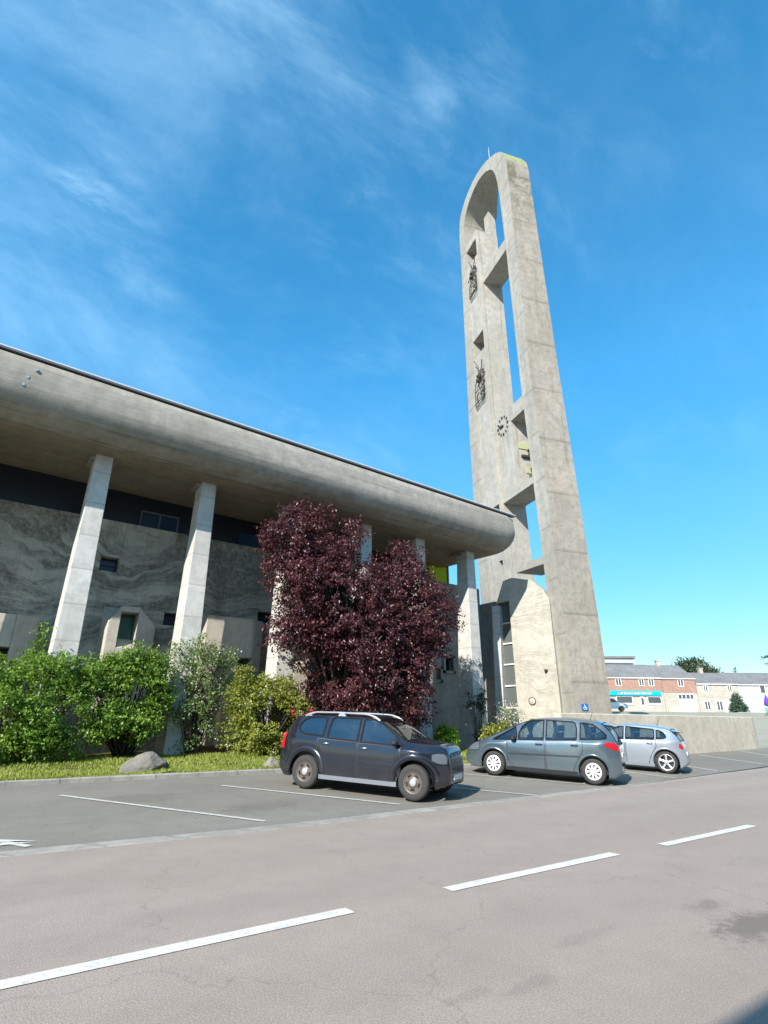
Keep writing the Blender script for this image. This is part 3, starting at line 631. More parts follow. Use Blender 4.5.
q=G3(16.42,2.1); s=thing('round_sign','small round red-rimmed plate on the pale wall beside the tall window strip','sign',q,R(17))
mb=MB(); mb.lathe([(.001,-.02),(.155,-.02),(.155,-.0)],'x',(0,0,0),28); mb.build('plate',mat('plate_cream',(.55,.52,.44),.6),s,world=False)
mb=MB(); mb.lathe([(.125,-.022),(.125,-.03),(.16,-.03),(.16,-.002)],'x',(0,0,0),28); mb.build('rim',mat('rim_red',(.16,.03,.03),.5),s,world=False)
mb=MB(); mb.box(-.025,-.021,-.015,.015,-.05,.05); mb.build('mark',mat('mark_grey',(.25,.2,.18),.6),s,world=False)
q=G3(15.5,3.32); mb=MB(); mb.box(q[0]-.14,q[0]+.02,q[1]-.04,q[1]+.04,q[2]-.04,q[2]+.04)
tag(mb.build('wall_light',MT['iron'],bevel=.01),'small dark fitting fixed on the pale gable wall','wall light')
# ---------------------------------------------------------------- low wall
mb=MB(); path=[(x,float(np.interp(x,[14,21.6,26.3,30.8],[11.3,11.42,11.72,12.0]))) for x in [14.8+.5*i for i in range(30)]]
r0=1.6; cy=path[-1][1]+r0; x9=path[-1][0]
for i in range(1,10):
    a=-math.pi/2+i*math.pi/18; path.append((x9+r0*math.cos(a),cy+r0*math.sin(a)))
path.append((x9+r0+.1,cy+6))
rows=[]
for i,(x,y) in enumerate(path):
    p0=Vector(path[max(0,i-1)]);p1=Vector(path[min(len(path)-1,i+1)]); d=(p1-p0).normalized(); nn=Vector((d.y,-d.x))*.13
    rows.append([(x+nn.x,y+nn.y,-.05),(x+nn.x,y+nn.y,1.515),(x+nn.x*.8,y+nn.y*.8,1.54),(x-nn.x*.8,y-nn.y*.8,1.54),(x-nn.x,y-nn.y,1.515),(x-nn.x,y-nn.y,-.05)])
mb.grid(rows,smooth=False); mb.add(rows[0],[(0,1,2,3,4,5)]); mb.add(rows[-1],[(0,1,2,3,4,5)])
tag(mb.build('low_wall',MT['lowwall']),'cream rendered boundary wall with rounded corner behind the silver car','wall')
# ---------------------------------------------------------------- cars
def carpaint(name,col,metal=.75,rough=.32,dirt=.12):
    m=mat(name,col,rough,metal,coat=1.0); t=m.node_tree; b=t.nodes['Principled BSDF']; co=N(t,'ShaderNodeTexCoord').outputs['Object']
    fl=noise(t,co,260,2,.5); d=noise(t,co,3,6,.7); sx=N(t,'ShaderNodeSeparateXYZ'); t.links.new(co,sx.inputs[0])
    c=mixc(t,rng_(t,fl,.35,.65,0,.12),col,tuple(min(1,x*1.5+.01) for x in col))
    low=mth('MULTIPLY',rng_(t,sx.outputs[2],.75,.2,0,1),rng_(t,d,.3,.7,.2,1),t)
    c=mixc(t,mth('MULTIPLY',low,dirt*3,t),c,(.2,.18,.15)); t.links.new(c,b.inputs['Base Color'])
    t.links.new(rng_(t,d,.3,.8,rough,rough+dirt),b.inputs['Roughness']); return m
MT['tyre']=mat('tyre_rubber',(.035,.034,.033),.85); MT['plastic']=mat('black_plastic',(.02,.02,.022),.5)
MT['alloy']=mat('silver_alloy',(.62,.63,.65),.3,.6); MT['cover']=mat('silver_wheel_cover',(.72,.72,.72),.35,.3)
MT['brownrim']=mat('dusty_dark_rim',(.12,.10,.085),.5,.4)
MT['seal']=mat('black_rubber_seal',(.006,.006,.007),.6,spec=.15); MT['chrome']=mat('bright_trim',(.7,.7,.7),.15,1); MT['railm']=mat('silver_roof_rail',(.38,.39,.41),.35,.5)
MT['redlamp']=mat('red_lamp_lens',(.45,.01,.02),.12,coat=1); MT['lamp']=mat('headlamp_lens',(.20,.24,.28),.12,.5,coat=1)
MT['seat']=mat('dark_seat_fabric',(.035,.035,.04),.9); MT['plate']=mat('plate_white',(.7,.7,.7),.5)
MT['sillm']=mat('grey_sill_trim',(.24,.26,.29),.5,.3)
def cmr(P_,n):
    out=[];P_=[np.array(p,float) for p in P_]
    for i in range(len(P_)-1):
        p0=P_[max(0,i-1)];p1=P_[i];p2=P_[i+1];p3=P_[min(len(P_)-1,i+2)]
        for k in range(n):
            t=k/n; out.append(.5*((2*p1)+(-p0+p2)*t+(2*p0-5*p1+4*p2-p3)*t*t+(-p0+3*p1-3*p2+p3)*t**3))
    out.append(P_[-1]); return out
class Car:
    def __init__(s,sp):
        s.sp=sp; s.xs0,s.xs1=sp['x']
    def zt(s,x): return float(np.interp(x,*zip(*s.sp['top'])))
    def belt(s,x): return float(np.interp(x,*zip(*s.sp['belt'])))
    def hw(s,x):
        W2=s.sp['w']/2; a,b=s.xs0,s.xs1
        k=1.0
        for e,L,p,q in ((b,.95,2.4,s.sp.get('nf',.30)),(a,.7,2.6,s.sp.get('nr',.17))):
            d=(L-abs(e-x))/L
            if d>0: k-= q*d**p
        return W2*k
    def z0(s,x):
        sp=s.sp; z=float(np.interp(x,[s.xs0,s.xs0+.18,s.xs1-.25,s.xs1],[sp['cl']+.14,sp['cl'],sp['cl'],sp['cl']+.1]))
        for xa in sp['ax']:
            Ra=sp['r']+sp.get('gap',.055)
            if abs(x-xa)<Ra: z=max(z,sp['r']+math.sqrt(Ra*Ra-(x-xa)**2)*1.0)
        return z
    def section(s,x,n=5):
        zt=s.zt(x); z0=s.z0(x); hw=s.hw(x); zb=min(s.belt(x),zt-.05); z0=min(z0,zb-.1)
        g=max(0,min(1,(zt-zb-.05)/.5)); wr=s.sp['wr']/2*(hw/(s.sp['w']/2))
        wt=(1-g)*hw*.90+g*wr
        cr=.02+.035*g
        P_=[(hw*.80,z0+.01),(hw*.955,z0),(hw*.985,z0+(zb-z0)*.22),(hw*1.0,z0+(zb-z0)*.5),(hw*.995,z0+(zb-z0)*.78),(hw*.968,zb-.02+.0*g),
            ((hw*.955*(1-.45)+wt*.45),zb+(zt-cr-zb-.05)*.45),(wt*1.0,zt-cr-.045),(wt*.93,zt-cr-.008),(wt*.6,zt-cr*.35),(0,zt)]
        return cmr(P_,n)
    def side(s,x,z):
        sec=[p for p in s.section(x)[:8*5-3]]
        zz=[p[1] for p in sec]; yy=[p[0] for p in sec]
        o=np.argsort(zz,kind='stable'); return float(np.interp(z,np.array(zz)[o],np.array(yy)[o]))
    def topz(s,x,y):
        sec=s.section(x)[7*5:]; yy=[p[0] for p in sec][::-1]; zz=[p[1] for p in sec][::-1]
        return float(np.interp(abs(y),yy,zz))
def build_car(sp,name,label,loc,rz,paint,glass):
    c=Car(sp); root=thing(name,label,'car',loc,rz,'cars parked in the angled bays')
    B=lambda mb,n,m,par=root,bev=0,lab=None: mb.build(n,m,par,world=False,bevel=bev,label=lab)
    xs=sorted(set([round(v,4) for v in np.arange(c.xs0,c.xs1,.022)]+[c.xs1]+[round(xa+sg*(sp['r']+sp.get('gap',.055))+o,4) for xa in sp['ax'] for sg in (-1,1) for o in (-.002,.002)]))
    # windows cut through the body: (name, [(x,zlo,zhi)...])
    def inwin(x,z):
        for wn in sp['win']:
            X=[q[0] for q in wn]
            if X[0]<x<X[-1]:
                lo=np.interp(x,X,[q[1] for q in wn]); hi=np.interp(x,X,[q[2] for q in wn])
                if lo<z<hi: return True
        return False
    ws0,ws1=sp['ws']; rw0,rw1=sp['rw']     # windscreen x range (base, top), rear glass
    secs=[c.section(x) for x in xs]; m=len(secs[0]); body=MB()
    vs=[];
    for x,se in zip(xs,secs):
        for y,z in se: vs.append((x,y,z))
        for y,z in se: vs.append((x,-y,z))
    fs=[]
    for i in range(len(xs)-1):
        xm=(xs[i]+xs[i+1])/2
        for j in range(m-1):
            zm=(secs[i][j][1]+secs[i][j+1][1])/2; ym=(secs[i][j][0]+secs[i][j+1][0])/2
            if j<40 and inwin(xm,zm): continue
            if j>=36:
                lim=secs[i][35][0]*.93
                if ws1<xm<ws0 and ym<lim: continue
                if rw0<xm<rw1 and ym<lim*.93: continue
            for o in (0,m):
                a=i*2*m+o+j; b=(i+1)*2*m+o+j; q=(a,b,b+1,a+1) if o==0 else (a,a+1,b+1,b)
                fs.append(q)
    n0=0; nE=(len(xs)-1)*2*m
    fs.append(tuple([j for j in range(m)]+[m+j for j in range(m-2,-1,-1)])); fs.append(tuple([nE+j for j in range(m)][::-1]+[nE+m+j for j in range(m-1)]))
    body.add(vs,fs,True); bo=B(body,'body',paint)
    def patch(cols,off,nz=7,sg=1):   # cols: (x,zlo,zhi)
        X=[q[0] for q in cols]; rows=[]
        n=max(3,int((X[-1]-X[0])/.03)+1)
        for i in range(n+1):
            x=X[0]+(X[-1]-X[0])*i/n; lo=np.interp(x,X,[q[1] for q in cols]); hi=np.interp(x,X,[q[2] for q in cols])
            rows.append([(x,sg*(c.side(x,lo+(hi-lo)*k/nz)+off),lo+(hi-lo)*k/nz) for k in range(nz+1)])
        return rows
    def line(pts,off,w,sg=1,closed=False):   # thin ribbon on the side surface
        mb=MB(); pp=pts+[pts[0]] if closed else pts
        for (a,b),(d,e) in zip(pp,pp[1:]):
            n=max(2,int(math.hypot(d-a,e-b)/.04)); L=math.hypot(d-a,e-b); nx,nz=-(e-b)/L*w/2,(d-a)/L*w/2; ex,ez=(d-a)/L*w*.4,(e-b)/L*w*.4
            r=[]
            for k in range(n+1):
                x=a+(d-a)*k/n+(-ex if k==0 else ex if k==n else 0); z=b+(e-b)*k/n+(-ez if k==0 else ez if k==n else 0)
                r.append([(x+nx,sg*(c.side(x+nx,z+nz)+off),z+nz),(x-nx,sg*(c.side(x-nx,z-nz)+off),z-nz)])
            mb.grid(r,True)
        return mb
    for sg in (1,-1):
        doors=[]
        for cols,dx in sp['doors']:
            mb=MB(); mb.grid(patch(cols,.007,12,sg)); d=B(mb,'door',paint); doors.append(d)
            out=[(q[0],q[1]) for q in cols]+[(q[0],q[2]) for q in cols[::-1]]
            B(line(out,.0035,.035,sg,True),'door_gap',MT['plastic'],d)
            hx,hz=dx; y=c.side(hx,hz)+.012
            mb=MB(); mb.tube([(hx-.09,sg*y,hz),(hx-.07,sg*(y+.028),hz+.004),(hx+.07,sg*(y+.028),hz+.006),(hx+.09,sg*y,hz+.004)],[.014,.018,.018,.014],8); B(mb,'door_handle',sp.get('handle',paint),d)
        for k,wn in enumerate(sp['win']):
            mb=MB(); mb.grid(patch(wn,-.004,6,sg)); par=doors[k] if k<len(doors) else root
            w=B(mb,'window',glass,par)
            out=[(q[0],q[1]) for q in wn]+[(q[0],q[2]) for q in wn[::-1]]
            out=[p for i,p in enumerate(out) if i==0 or math.hypot(p[0]-out[i-1][0],p[1]-out[i-1][1])>.01]
            if math.hypot(out[0][0]-out[-1][0],out[0][1]-out[-1][1])<.01: out.pop()
            (B(line(out,.010,.034,sg,True),'window_seal',MT['seal'],root if par is root else doors[k]))
        if 'trim' in sp:
            (x0,z0_,x1,z1_,w_)=sp['trim']; B(line([(x0,z0_),(x1,z1_)],.02,w_,sg),'side_moulding',MT['plastic'])
        # sill
        a0=sp['ax'][1]+sp['r']+.07; a1=sp['ax'][0]-sp['r']-.07
        B(line([(a0,sp['cl']+.045),(a1,sp['cl']+.045)],.022,.09,sg),'sill',sp.get('sill',MT['plastic']))
        # wheel arch lips
        for xa in sp['ax']:
            Ra=sp['r']+sp.get('gap',.055)+.02; pts=[]
            for i in range(19):
                t=math.pi*(.02+.96*i/18); x=xa+Ra*math.cos(t); z=sp['r']+Ra*math.sin(t); pts.append((x,z))
            rows=[]
            wl_=sp.get('arch',.035); pf=sp.get('archoff',.012)
            for x,z in pts:
                ex=(x-xa)/Ra; ez=(z-sp['r'])/Ra; r=[]
                for rr,oo in ((-.02,-.02),(-.018,pf*.8),(0,pf),(wl_*.7,pf*.85),(wl_,.0)):
                    xx=x+ex*rr; zz=z+ez*rr; r.append((xx,sg*(c.side(min(max(xx,c.xs0+.01),c.xs1-.01),zz)+oo),zz))
                rows.append(r)
            mb=MB(); mb.grid(rows); B(mb,'wheel_arch',paint)
            y=c.hw(xa)*.93
            mb=MB(); rr=[]
            for i in range(17):
                t=math.pi*i/16; rr.append([(xa+(Ra-.02)*math.cos(t),sg*y,sp['r']+(Ra-.02)*math.sin(t)),(xa+(Ra-.02)*math.cos(t),sg*.45,sp['r']+(Ra-.02)*math.sin(t))])
            mb.grid(rr); mb.add([p[1] for p in rr],[tuple(range(17))]); B(mb,'wheel_well',MT['plastic'])
            # wheel
            r=sp['r']; wy=sp['w']/2-.035; tw_=.205
            wh=bpy.data.objects.new('wheel',None); scene.collection.objects.link(wh); wh.parent=root; wh.location=(xa,sg*wy,r); wh.rotation_euler=(0,0,0 if sg>0 else math.pi); wh.empty_display_size=.1
            mb=MB(); rr=sp['rim']; mb.lathe([(rr,-tw_+.01),(r-.045,-tw_),(r-.008,-tw_+.02),(r,-tw_+.05),(r,-.05),(r-.008,-.02),(r-.04,0),(rr+.012,.004),(rr,-.004)],'y',n=48); B(mb,'tyre',MT['tyre'],wh)
            rim=sp['rimkind']; mb=MB()
            if rim=='steel':
                mb.lathe([(rr,-.006),(rr-.012,-.004),(rr-.028,-.02),(rr-.04,-.03)],'y',n=40); mb.lathe([(.0,.0),(.075,.0),(.095,-.018),(.115,-.022)],'y',n=30)
                K=5; n_=60; rows=[]
                for i in range(K):
                    for (da,db) in ((0,.58),):
                        t0=2*math.pi*(i+.0)/K; seg=[]
                        for q in range(9):
                            t=t0+2*math.pi/K*.52*q/8; seg.append([(ra*math.cos(t),-.025+(.0 if 0 else .003),ra*math.sin(t)) for ra in (.11,(rr+.11)/2,rr-.03)])
                        mb.grid(seg)
                mb.lathe([(.11,-.026),(.125,-.026)],'y',n=30); mb.lathe([(rr-.055,-.027),(rr-.03,-.027)],'y',n=40)
                B(mb,'rim',MT['brownrim'],wh); mb=MB(); mb.lathe([(0,.012),(.055,.010),(.07,.0)],'y',n=20); B(mb,'hub_cap',MT['alloy'],wh)
                mb=MB(); mb.lathe([(rr-.005,-.06),(0,-.06)],'y',n=30); B(mb,'brake_disc',MT['plastic'],wh)
            elif rim=='cover':
                mb.lathe([(rr+.004,-.002),(rr-.015,.006),(rr-.03,.0)],'y',n=40); mb.lathe([(0,.022),(.05,.020),(.085,.012)],'y',n=24)
                K=9
                for i in range(K):
                    t0=2*math.pi*i/K; seg=[]
                    for q in range(5):
                        seg.append([(ra*math.cos(t0+(q/4-.5)*wd*2),.014-.012*(ra/rr)**2,ra*math.sin(t0+(q/4-.5)*wd*2)) for ra,wd in ((.075,.25),(.13,.19),(rr-.02,.22))])
                    mb.grid(seg)
                B(mb,'wheel_cover',MT['cover'],wh); mb=MB(); mb.lathe([(rr-.004,-.02),(0,-.02)],'y',n=30); B(mb,'rim',MT['plastic'],wh)
            else:
                mb.lathe([(rr+.006,-.002),(rr-.008,.004),(rr-.022,-.02),(rr-.03,-.06)],'y',n=44); mb.lathe([(0,.0),(.04,-.002),(.062,-.015)],'y',n=24)
                for i in range(5):
                    t0=2*math.pi*i/5+.3; seg=[]
                    for q in range(5):
                        seg.append([(ra*math.cos(t0+(q/4-.5)*wd*2),-.012-.02*abs(q/4-.5)+.006*(ra/rr),ra*math.sin(t0+(q/4-.5)*wd*2)) for ra,wd in ((.05,.6),(.10,.27),(rr*.7,.17),(rr-.012,.20))])
                    mb.grid(seg)
                B(mb,'rim',MT['alloy'],wh); mb=MB(); mb.lathe([(rr-.03,-.09),(0,-.09)],'y',n=30); B(mb,'brake_disc',MT['plastic'],wh)
        # mirror
        mx_,mz=sp['mirror']; y=c.side(mx_,mz-.05)
        mb=MB(); rows=[]
        for i in range(9):
            t=i/8; s_=math.sin(math.pi*(.08+.84*t))**.55
            rows.append([(mx_+.02+.085*s_*math.cos(a)*(.8 if math.cos(a)<0 else 1.1),sg*(y+.035+.17*t),mz+.075*s_*math.sin(a)) for a in [2*math.pi*k/14 for k in range(14)]])
        mb.grid(rows,True,True); mb.add(rows[0],[tuple(range(14))]); mb.add(rows[-1],[tuple(range(14))]); mb.tube([(mx_,sg*(y-.02),mz-.06),(mx_+.01,sg*(y+.07),mz-.03)],.022,6)
        B(mb,'wing_mirror',sp.get('mirm',MT['plastic']))
        # lamps
        mb=MB(); mb.grid(patch(sp['head'],.010,6,sg)); B(mb,'headlight',MT['lamp'])
        mb=MB(); mb.grid(patch(sp['head'],.006,6,sg)); hb=line([(q[0],q[1]) for q in sp['head']]+[(q[0],q[2]) for q in sp['head'][::-1]],.011,.014,sg,True); B(hb,'lamp_seal',MT['plastic'])
        mb=MB(); mb.grid(patch(sp['tail'],.012,6,sg)); B(mb,'tail_light',MT['redlamp'])
        if 'rails' in sp:
            x0,x1=sp['rails']; pts=[];rad=[]
            for i in range(21):
                x=x0+(x1-x0)*i/20; se=c.section(x)[7*5+2]; t=min(i,20-i)/3; lift=.075*min(1,t)**.6
                pts.append((x,sg*(se[0]-.03),se[1]+lift)); rad.append(.022+.012*(1-min(1,t)))
            mb=MB(); mb.tube(pts,rad,8)
            for k in (1,10,19):
                p=pts[k]; mb.hexa([(p[0]-.11,p[1]-.025,p[2]-.085),(p[0]+.11,p[1]-.025,p[2]-.085),(p[0]+.11,p[1]+.025,p[2]-.085),(p[0]-.11,p[1]+.025,p[2]-.085)],[(p[0]-.06,p[1]-.02,p[2]),(p[0]+.06,p[1]-.02,p[2]),(p[0]+.06,p[1]+.02,p[2]),(p[0]-.06,p[1]+.02,p[2])])
            B(mb,'roof_rail',MT['railm'])
        # bumper corner trims
        if 'bump' in sp:
            for cols in sp['bump']: mb=MB(); mb.grid(patch(cols,.012,5,sg)); B(mb,'bumper_trim',MT['plastic'])
    # glass front/rear
    for nm,(xa_,xb_) in (('windscreen',(ws1,ws0)),('rear_window',(rw0,rw1))):
        rows=[]; K=.93 if nm=='windscreen' else .865
        for i in range(13):
            x=xa_-.015+(xb_-xa_+.03)*i/12; lim=c.section(x)[35][0]*(K+.01)
            rows.append([(x,lim*(j/10-1),c.topz(x,lim*(j/10-1))-.003) for j in range(21)])
        mb=MB(); mb.grid(rows); wq=B(mb,nm,glass)
        mb=MB()
        for rr in (rows[0],rows[-1],[r[0] for r in rows],[r[-1] for r in rows]): mb.tube([(a,b,d+.004) for a,b,d in rr],.014,5)
        B(mb,'window_seal',MT['seal'],wq)
    # interior
    zf=sp['cl']+.12; zb=c.belt(0)
    mb=MB(); mb.box(c.xs0+.35,c.xs1-.35,-.72,.72,zf-.06,zf); mb.box(ws0-.55,ws0-.1,-.66,.66,zf,zb-.03); mb.box(c.xs0+.35,c.xs0+.42,-.6,.6,zf,zb-.15)
    for sg in (1,-1): mb.box(c.xs0+.5,ws0-.2,sg*.74-.02,sg*.74+.02,zf,zb-.06)
    B(mb,'cabin_trim',MT['seat'],bev=.03)
    for x,y,w_ in ((.15,.36,.25),(.15,-.36,.25),(-.75,0,.6)):
        mb=MB(); zs=zf+.18; mb.hexa([(x-.28,y-w_,zs),(x+.25,y-w_,zs),(x+.25,y+w_,zs),(x-.28,y+w_,zs)],[(x-.28,y-w_,zs+.14),(x+.25,y-w_,zs+.18),(x+.25,y+w_,zs+.18),(x-.28,y+w_,zs+.14)])
        top=min(zb+.22,c.zt(x-.45)-.25)
        mb.hexa([(x-.36,y-w_,zs+.08),(x-.22,y-w_,zs+.08),(x-.22,y+w_,zs+.08),(x-.36,y+w_,zs+.08)],[(x-.50,y-w_*.85,top),(x-.40,y-w_*.85,top),(x-.40,y+w_*.85,top),(x-.50,y+w_*.85,top)])
        for yy in ((y,) if w_<.3 else (-.36,.36)):
            mb.box(x-.53,x-.43,yy-.12,yy+.12,top+.03,top+.2); mb.tube([(x-.47,yy,top-.02),(x-.48,yy,top+.05)],.012,5)
        B(mb,'seat',MT['seat'],bev=.035)
    mb=MB(); sw=[(ws0-.66+.04*math.cos(a),.36+.18*math.sin(a),zb-.02+.17*math.cos(a)) for a in [2*math.pi*k/16 for k in range(17)]]; mb.tube(sw,.014,6,cap=False); mb.tube([sw[4],sw[12]],.012,5); B(mb,'steering_wheel',MT['plastic'])
    mb=MB(); mb.box(c.xs0+.45,c.xs1-.45,-.7,.7,sp['cl']+.0,sp['cl']+.1); B(mb,'underbody',MT['plastic'])
    # plates and grille, bumpers at the ends
    xf=c.xs1; mb=MB(); mb.box(xf+.002,xf+.02,-.26,.26,.40,.51); B(mb,'number_plate',MT['plate'],bev=.004)
    xr=c.xs0; zz=sp.get('plate_z',.85); xr=float(np.interp(zz,[q[1] for q in sp['top'][:5]],[q[0] for q in sp['top'][:5]])); mb=MB(); mb.box(xr-.012,xr+.01,-.24,.24,zz-.05,zz+.05); B(mb,'number_plate',MT['plate'],bev=.004)
    mb=MB()
    for k in range(4): mb.box(xf-.012,xf+.012,-.42,.42,.55+.035*k,.57+.035*k)
    B(mb,'grille',MT['plastic'])
    for nm in sp.get('extra',()):
        if nm=='spoiler':
            x=sp['rw'][1]; rows=[]
            for i in range(5):
                xx=x+.05-.30*i/4; rows.append([(xx,y_,c.topz(max(xx,x-.02),y_)+.012-(.006*i)) for y_ in np.linspace(-.52,.52,15)])
            mb=MB(); mb.grid(rows); mb.grid([[(a,b,d-.035) for a,b,d in r] for r in rows]); mb.grid([rows[-1],[(a,b,d-.035) for a,b,d in rows[-1]]]); B(mb,'spoiler',paint)
        if nm=='wiper':
            x0=sp['ws'][0]; mb=MB()
            for yy in (.1,-.45): mb.tube([(x0+.02,yy,c.topz(x0,yy)+.01),(x0-.16,yy+.5,c.topz(x0-.16,min(.6,yy+.5))+.02)],.009,5)
            B(mb,'wiper',MT['plastic'])
        if nm=='aerial':
            x=sp.get('aerx',-.9); mb=MB(); z=c.zt(x); mb.tube([(x,0,z-.01),(x-.08,0,z+.20)],[.009,.004],6); B(mb,'aerial',MT['plastic'])
    return root
SUV=dict(x=(-2.12,2.02),w=1.82,wr=1.36,r=.345,ax=(1.335,-1.335),cl=.235,rim=.215,rimkind='steel',gap=.075,arch=.11,archoff=.032,nf=.50,nr=.16,
  top=[(-2.12,.70),(-2.11,.98),(-2.08,1.06),(-2.02,1.15),(-1.93,1.36),(-1.80,1.53),(-1.62,1.59),(-1.3,1.615),(-.7,1.63),(0,1.625),(.3,1.60),(.5,1.54),(.75,1.40),(1.02,1.22),(1.12,1.155),(1.2,1.14),(1.5,1.125),(1.8,1.095),(1.91,1.05),(1.965,.96),(2.0,.80),(2.02,.62)],
  belt=[(-2.14,1.05),(-1.7,1.10),(-1.2,1.08),(0,1.035),(1.1,1.01),(1.7,.96),(2.17,.85)],
  ws=(1.10,.42),rw=(-2.04,-1.80),
  doors=[([(.03,.33,1.02),(.1,.31,1.022),(.92,.31,1.015),(1.02,.55,1.005),(1.04,.98,1.0)],(.18,.93)),([(-1.02,.83,1.06),(-.9,.64,1.055),(-.78,.42,1.05),(-.72,.32,1.048),(-.03,.32,1.035)],(-.80,.97))],
  win=[[(.06,1.055,1.535),(.30,1.05,1.53),(.52,1.045,1.46),(.75,1.04,1.32),(.96,1.035,1.17),(1.06,1.035,1.06)],[(-.80,1.11,1.30),(-.77,1.09,1.50),(-.70,1.085,1.54),(-.03,1.062,1.54)],[(-1.62,1.27,1.33),(-1.54,1.19,1.44),(-1.40,1.145,1.51),(-1.05,1.13,1.53),(-.92,1.125,1.52)]],
  mirror=(.92,1.10),head=[(1.70,.78,.90),(1.80,.73,.925),(1.90,.71,.92),(1.97,.72,.87)],tail=[(-2.09,.84,1.08),(-2.04,.80,1.15),(-1.96,.80,1.12)],rails=(-1.55,.42),
  bump=[[(1.76,.26,.50),(1.92,.27,.52),(2.0,.34,.50)],[(-2.11,.36,.56),(-1.95,.26,.55),(-1.77,.24,.50)]],extra=('wiper','aerial'),aerx=.2,sill=MT['sillm'],handle=MT['chrome'],plate_z=.9,chromegrille=True,mirm=MT['plastic'])
MPV=dict(x=(-2.0,2.36),w=1.83,wr=1.24,r=.318,ax=(1.42,-1.308),cl=.19,rim=.205,rimkind='cover',nf=.36,nr=.34,
  top=[(-2.0,.62),(-1.99,.92),(-1.95,1.02),(-1.90,1.13),(-1.78,1.36),(-1.60,1.55),(-1.45,1.60),(-1.1,1.635),(-.6,1.655),(-.1,1.645),(.25,1.60),(.55,1.52),(.95,1.35),(1.35,1.15),(1.55,1.055),(1.8,.965),(2.05,.86),(2.2,.77),(2.31,.66),(2.36,.54)],
  belt=[(-2.10,1.0),(-1.6,1.08),(-1.0,1.05),(0,1.0),(1.0,.955),(1.6,.90),(2.33,.66)],
  ws=(1.52,.42),rw=(-1.93,-1.60),
  doors=[([(-.04,.28,.99),(.05,.26,.99),(.80,.26,.96),(.98,.45,.955),(1.02,.90,.95)],(.10,.90)),([(-1.06,.80,1.045),(-.95,.62,1.04),(-.84,.42,1.035),(-.80,.28,1.03),(-.10,.27,.99)],(-.86,.93))],
  win=[[(-.02,1.03,1.545),(.3,1.02,1.525),(.45,1.01,1.47),(.60,1.005,1.35),(.68,1.0,1.18)],[(-.92,1.09,1.37),(-.88,1.075,1.50),(-.82,1.075,1.535),(-.10,1.035,1.55)],[(-1.68,1.16,1.24),(-1.55,1.13,1.36),(-1.35,1.12,1.49),(-1.15,1.105,1.52),(-1.02,1.10,1.52)],[(.74,.995,1.10),(.80,.99,1.33),(.9,.985,1.27),(1.1,.98,1.15),(1.42,.96,.975)]],
  mirror=(.78,1.03),head=[(1.86,.66,.86),(2.0,.63,.84),(2.15,.62,.765),(2.22,.62,.70)],tail=[(-1.96,.84,.98),(-1.90,.86,1.04),(-1.80,.90,1.06),(-1.64,.97,1.05)],
  bump=[],trim=(-.95,.66,.95,.62,.035),extra=('wiper','spoiler','aerial'),aerx=-1.2,plate_z=.75,sill=MT['plastic'],handle=MT['plastic'],mirm=MT['plastic'])
HATCH=dict(x=(-1.86,2.22),w=1.77,wr=1.14,r=.325,ax=(1.30,-1.278),cl=.17,rim=.235,rimkind='alloy',nf=.34,nr=.40,
  top=[(-1.86,.50),(-1.85,.66),(-1.81,.84),(-1.75,.96),(-1.62,1.17),(-1.46,1.335),(-1.3,1.385),(-.9,1.43),(-.4,1.452),(0,1.44),(.3,1.40),(.6,1.30),(.95,1.13),(1.15,1.03),(1.35,.985),(1.7,.90),(2.0,.80),(2.12,.72),(2.19,.6),(2.22,.5)],
  belt=[(-2.09,.95),(-1.6,1.0),(-1.0,.985),(0,.94),(1.0,.90),(1.5,.86),(2.22,.65)],
  ws=(1.13,.36),rw=(-1.72,-1.48),
  doors=[([(-.04,.26,.93),(.05,.24,.93),(.88,.24,.905),(1.0,.45,.90),(1.04,.86,.895)],(.10,.84)),([(-1.02,.78,.97),(-.9,.6,.965),(-.80,.4,.96),(-.76,.26,.955),(-.10,.25,.93)],(-.84,.87))],
  win=[[(-.02,.965,1.345),(.3,.955,1.32),(.55,.95,1.22),(.8,.945,1.09),(.96,.94,.985)],[(-.98,1.02,1.28),(-.94,1.005,1.30),(-.10,.97,1.35)],[(-1.33,1.07,1.12),(-1.26,1.04,1.21),(-1.15,1.03,1.265),(-1.05,1.025,1.275)]],
  mirror=(.84,.98),head=[(1.72,.64,.80),(1.9,.61,.79),(2.06,.60,.70)],tail=[(-1.80,.74,.82),(-1.76,.74,.90),(-1.69,.78,.90)],
  bump=[],extra=('spoiler','aerial'),aerx=-1.0,plate_z=.6,sill=None,handle=None)
P_SUV=carpaint('anthracite_paint',(.022,.026,.038),.55,.17,.06); P_MPV=carpaint('grey_blue_paint',(.125,.17,.20),.6,.2,.06); P_SIL=carpaint('silver_paint',(.33,.37,.41),.45,.3,.06)
HATCH['sill']=P_SIL; HATCH['handle']=P_SIL; HATCH['mirm']=P_SIL
def place(sp,name,label,rear,front,side,paint,glass):
    """rear/front: contact points of the wheels on the visible side"""
    r=Vector(rear);q=Vector(front); d=(q-r).normalized(); nrm=Vector((-d.y,d.x))*(1 if side=='right' else -1)   # toward the hidden side
    mid=(r+q)/2+nrm*(sp['w']/2-.05)/K; off=(sp['ax'][0]+sp['ax'][1])/2/K
    mid-=d*off; o=build_car(sp,name,label,(mid.x,mid.y,parkz(mid.y)+.006),math.atan2(d.y,d.x),paint,glass)
    o.rotation_euler=(0,-math.atan(.045*d.y),math.atan2(d.y,d.x))
place(SUV,'parked_suv','dusty dark grey SUV with silver roof rails, parked nose to the road',(5.34,9.79),(6.36,7.92),'right',P_SUV,MT['tintglass'])
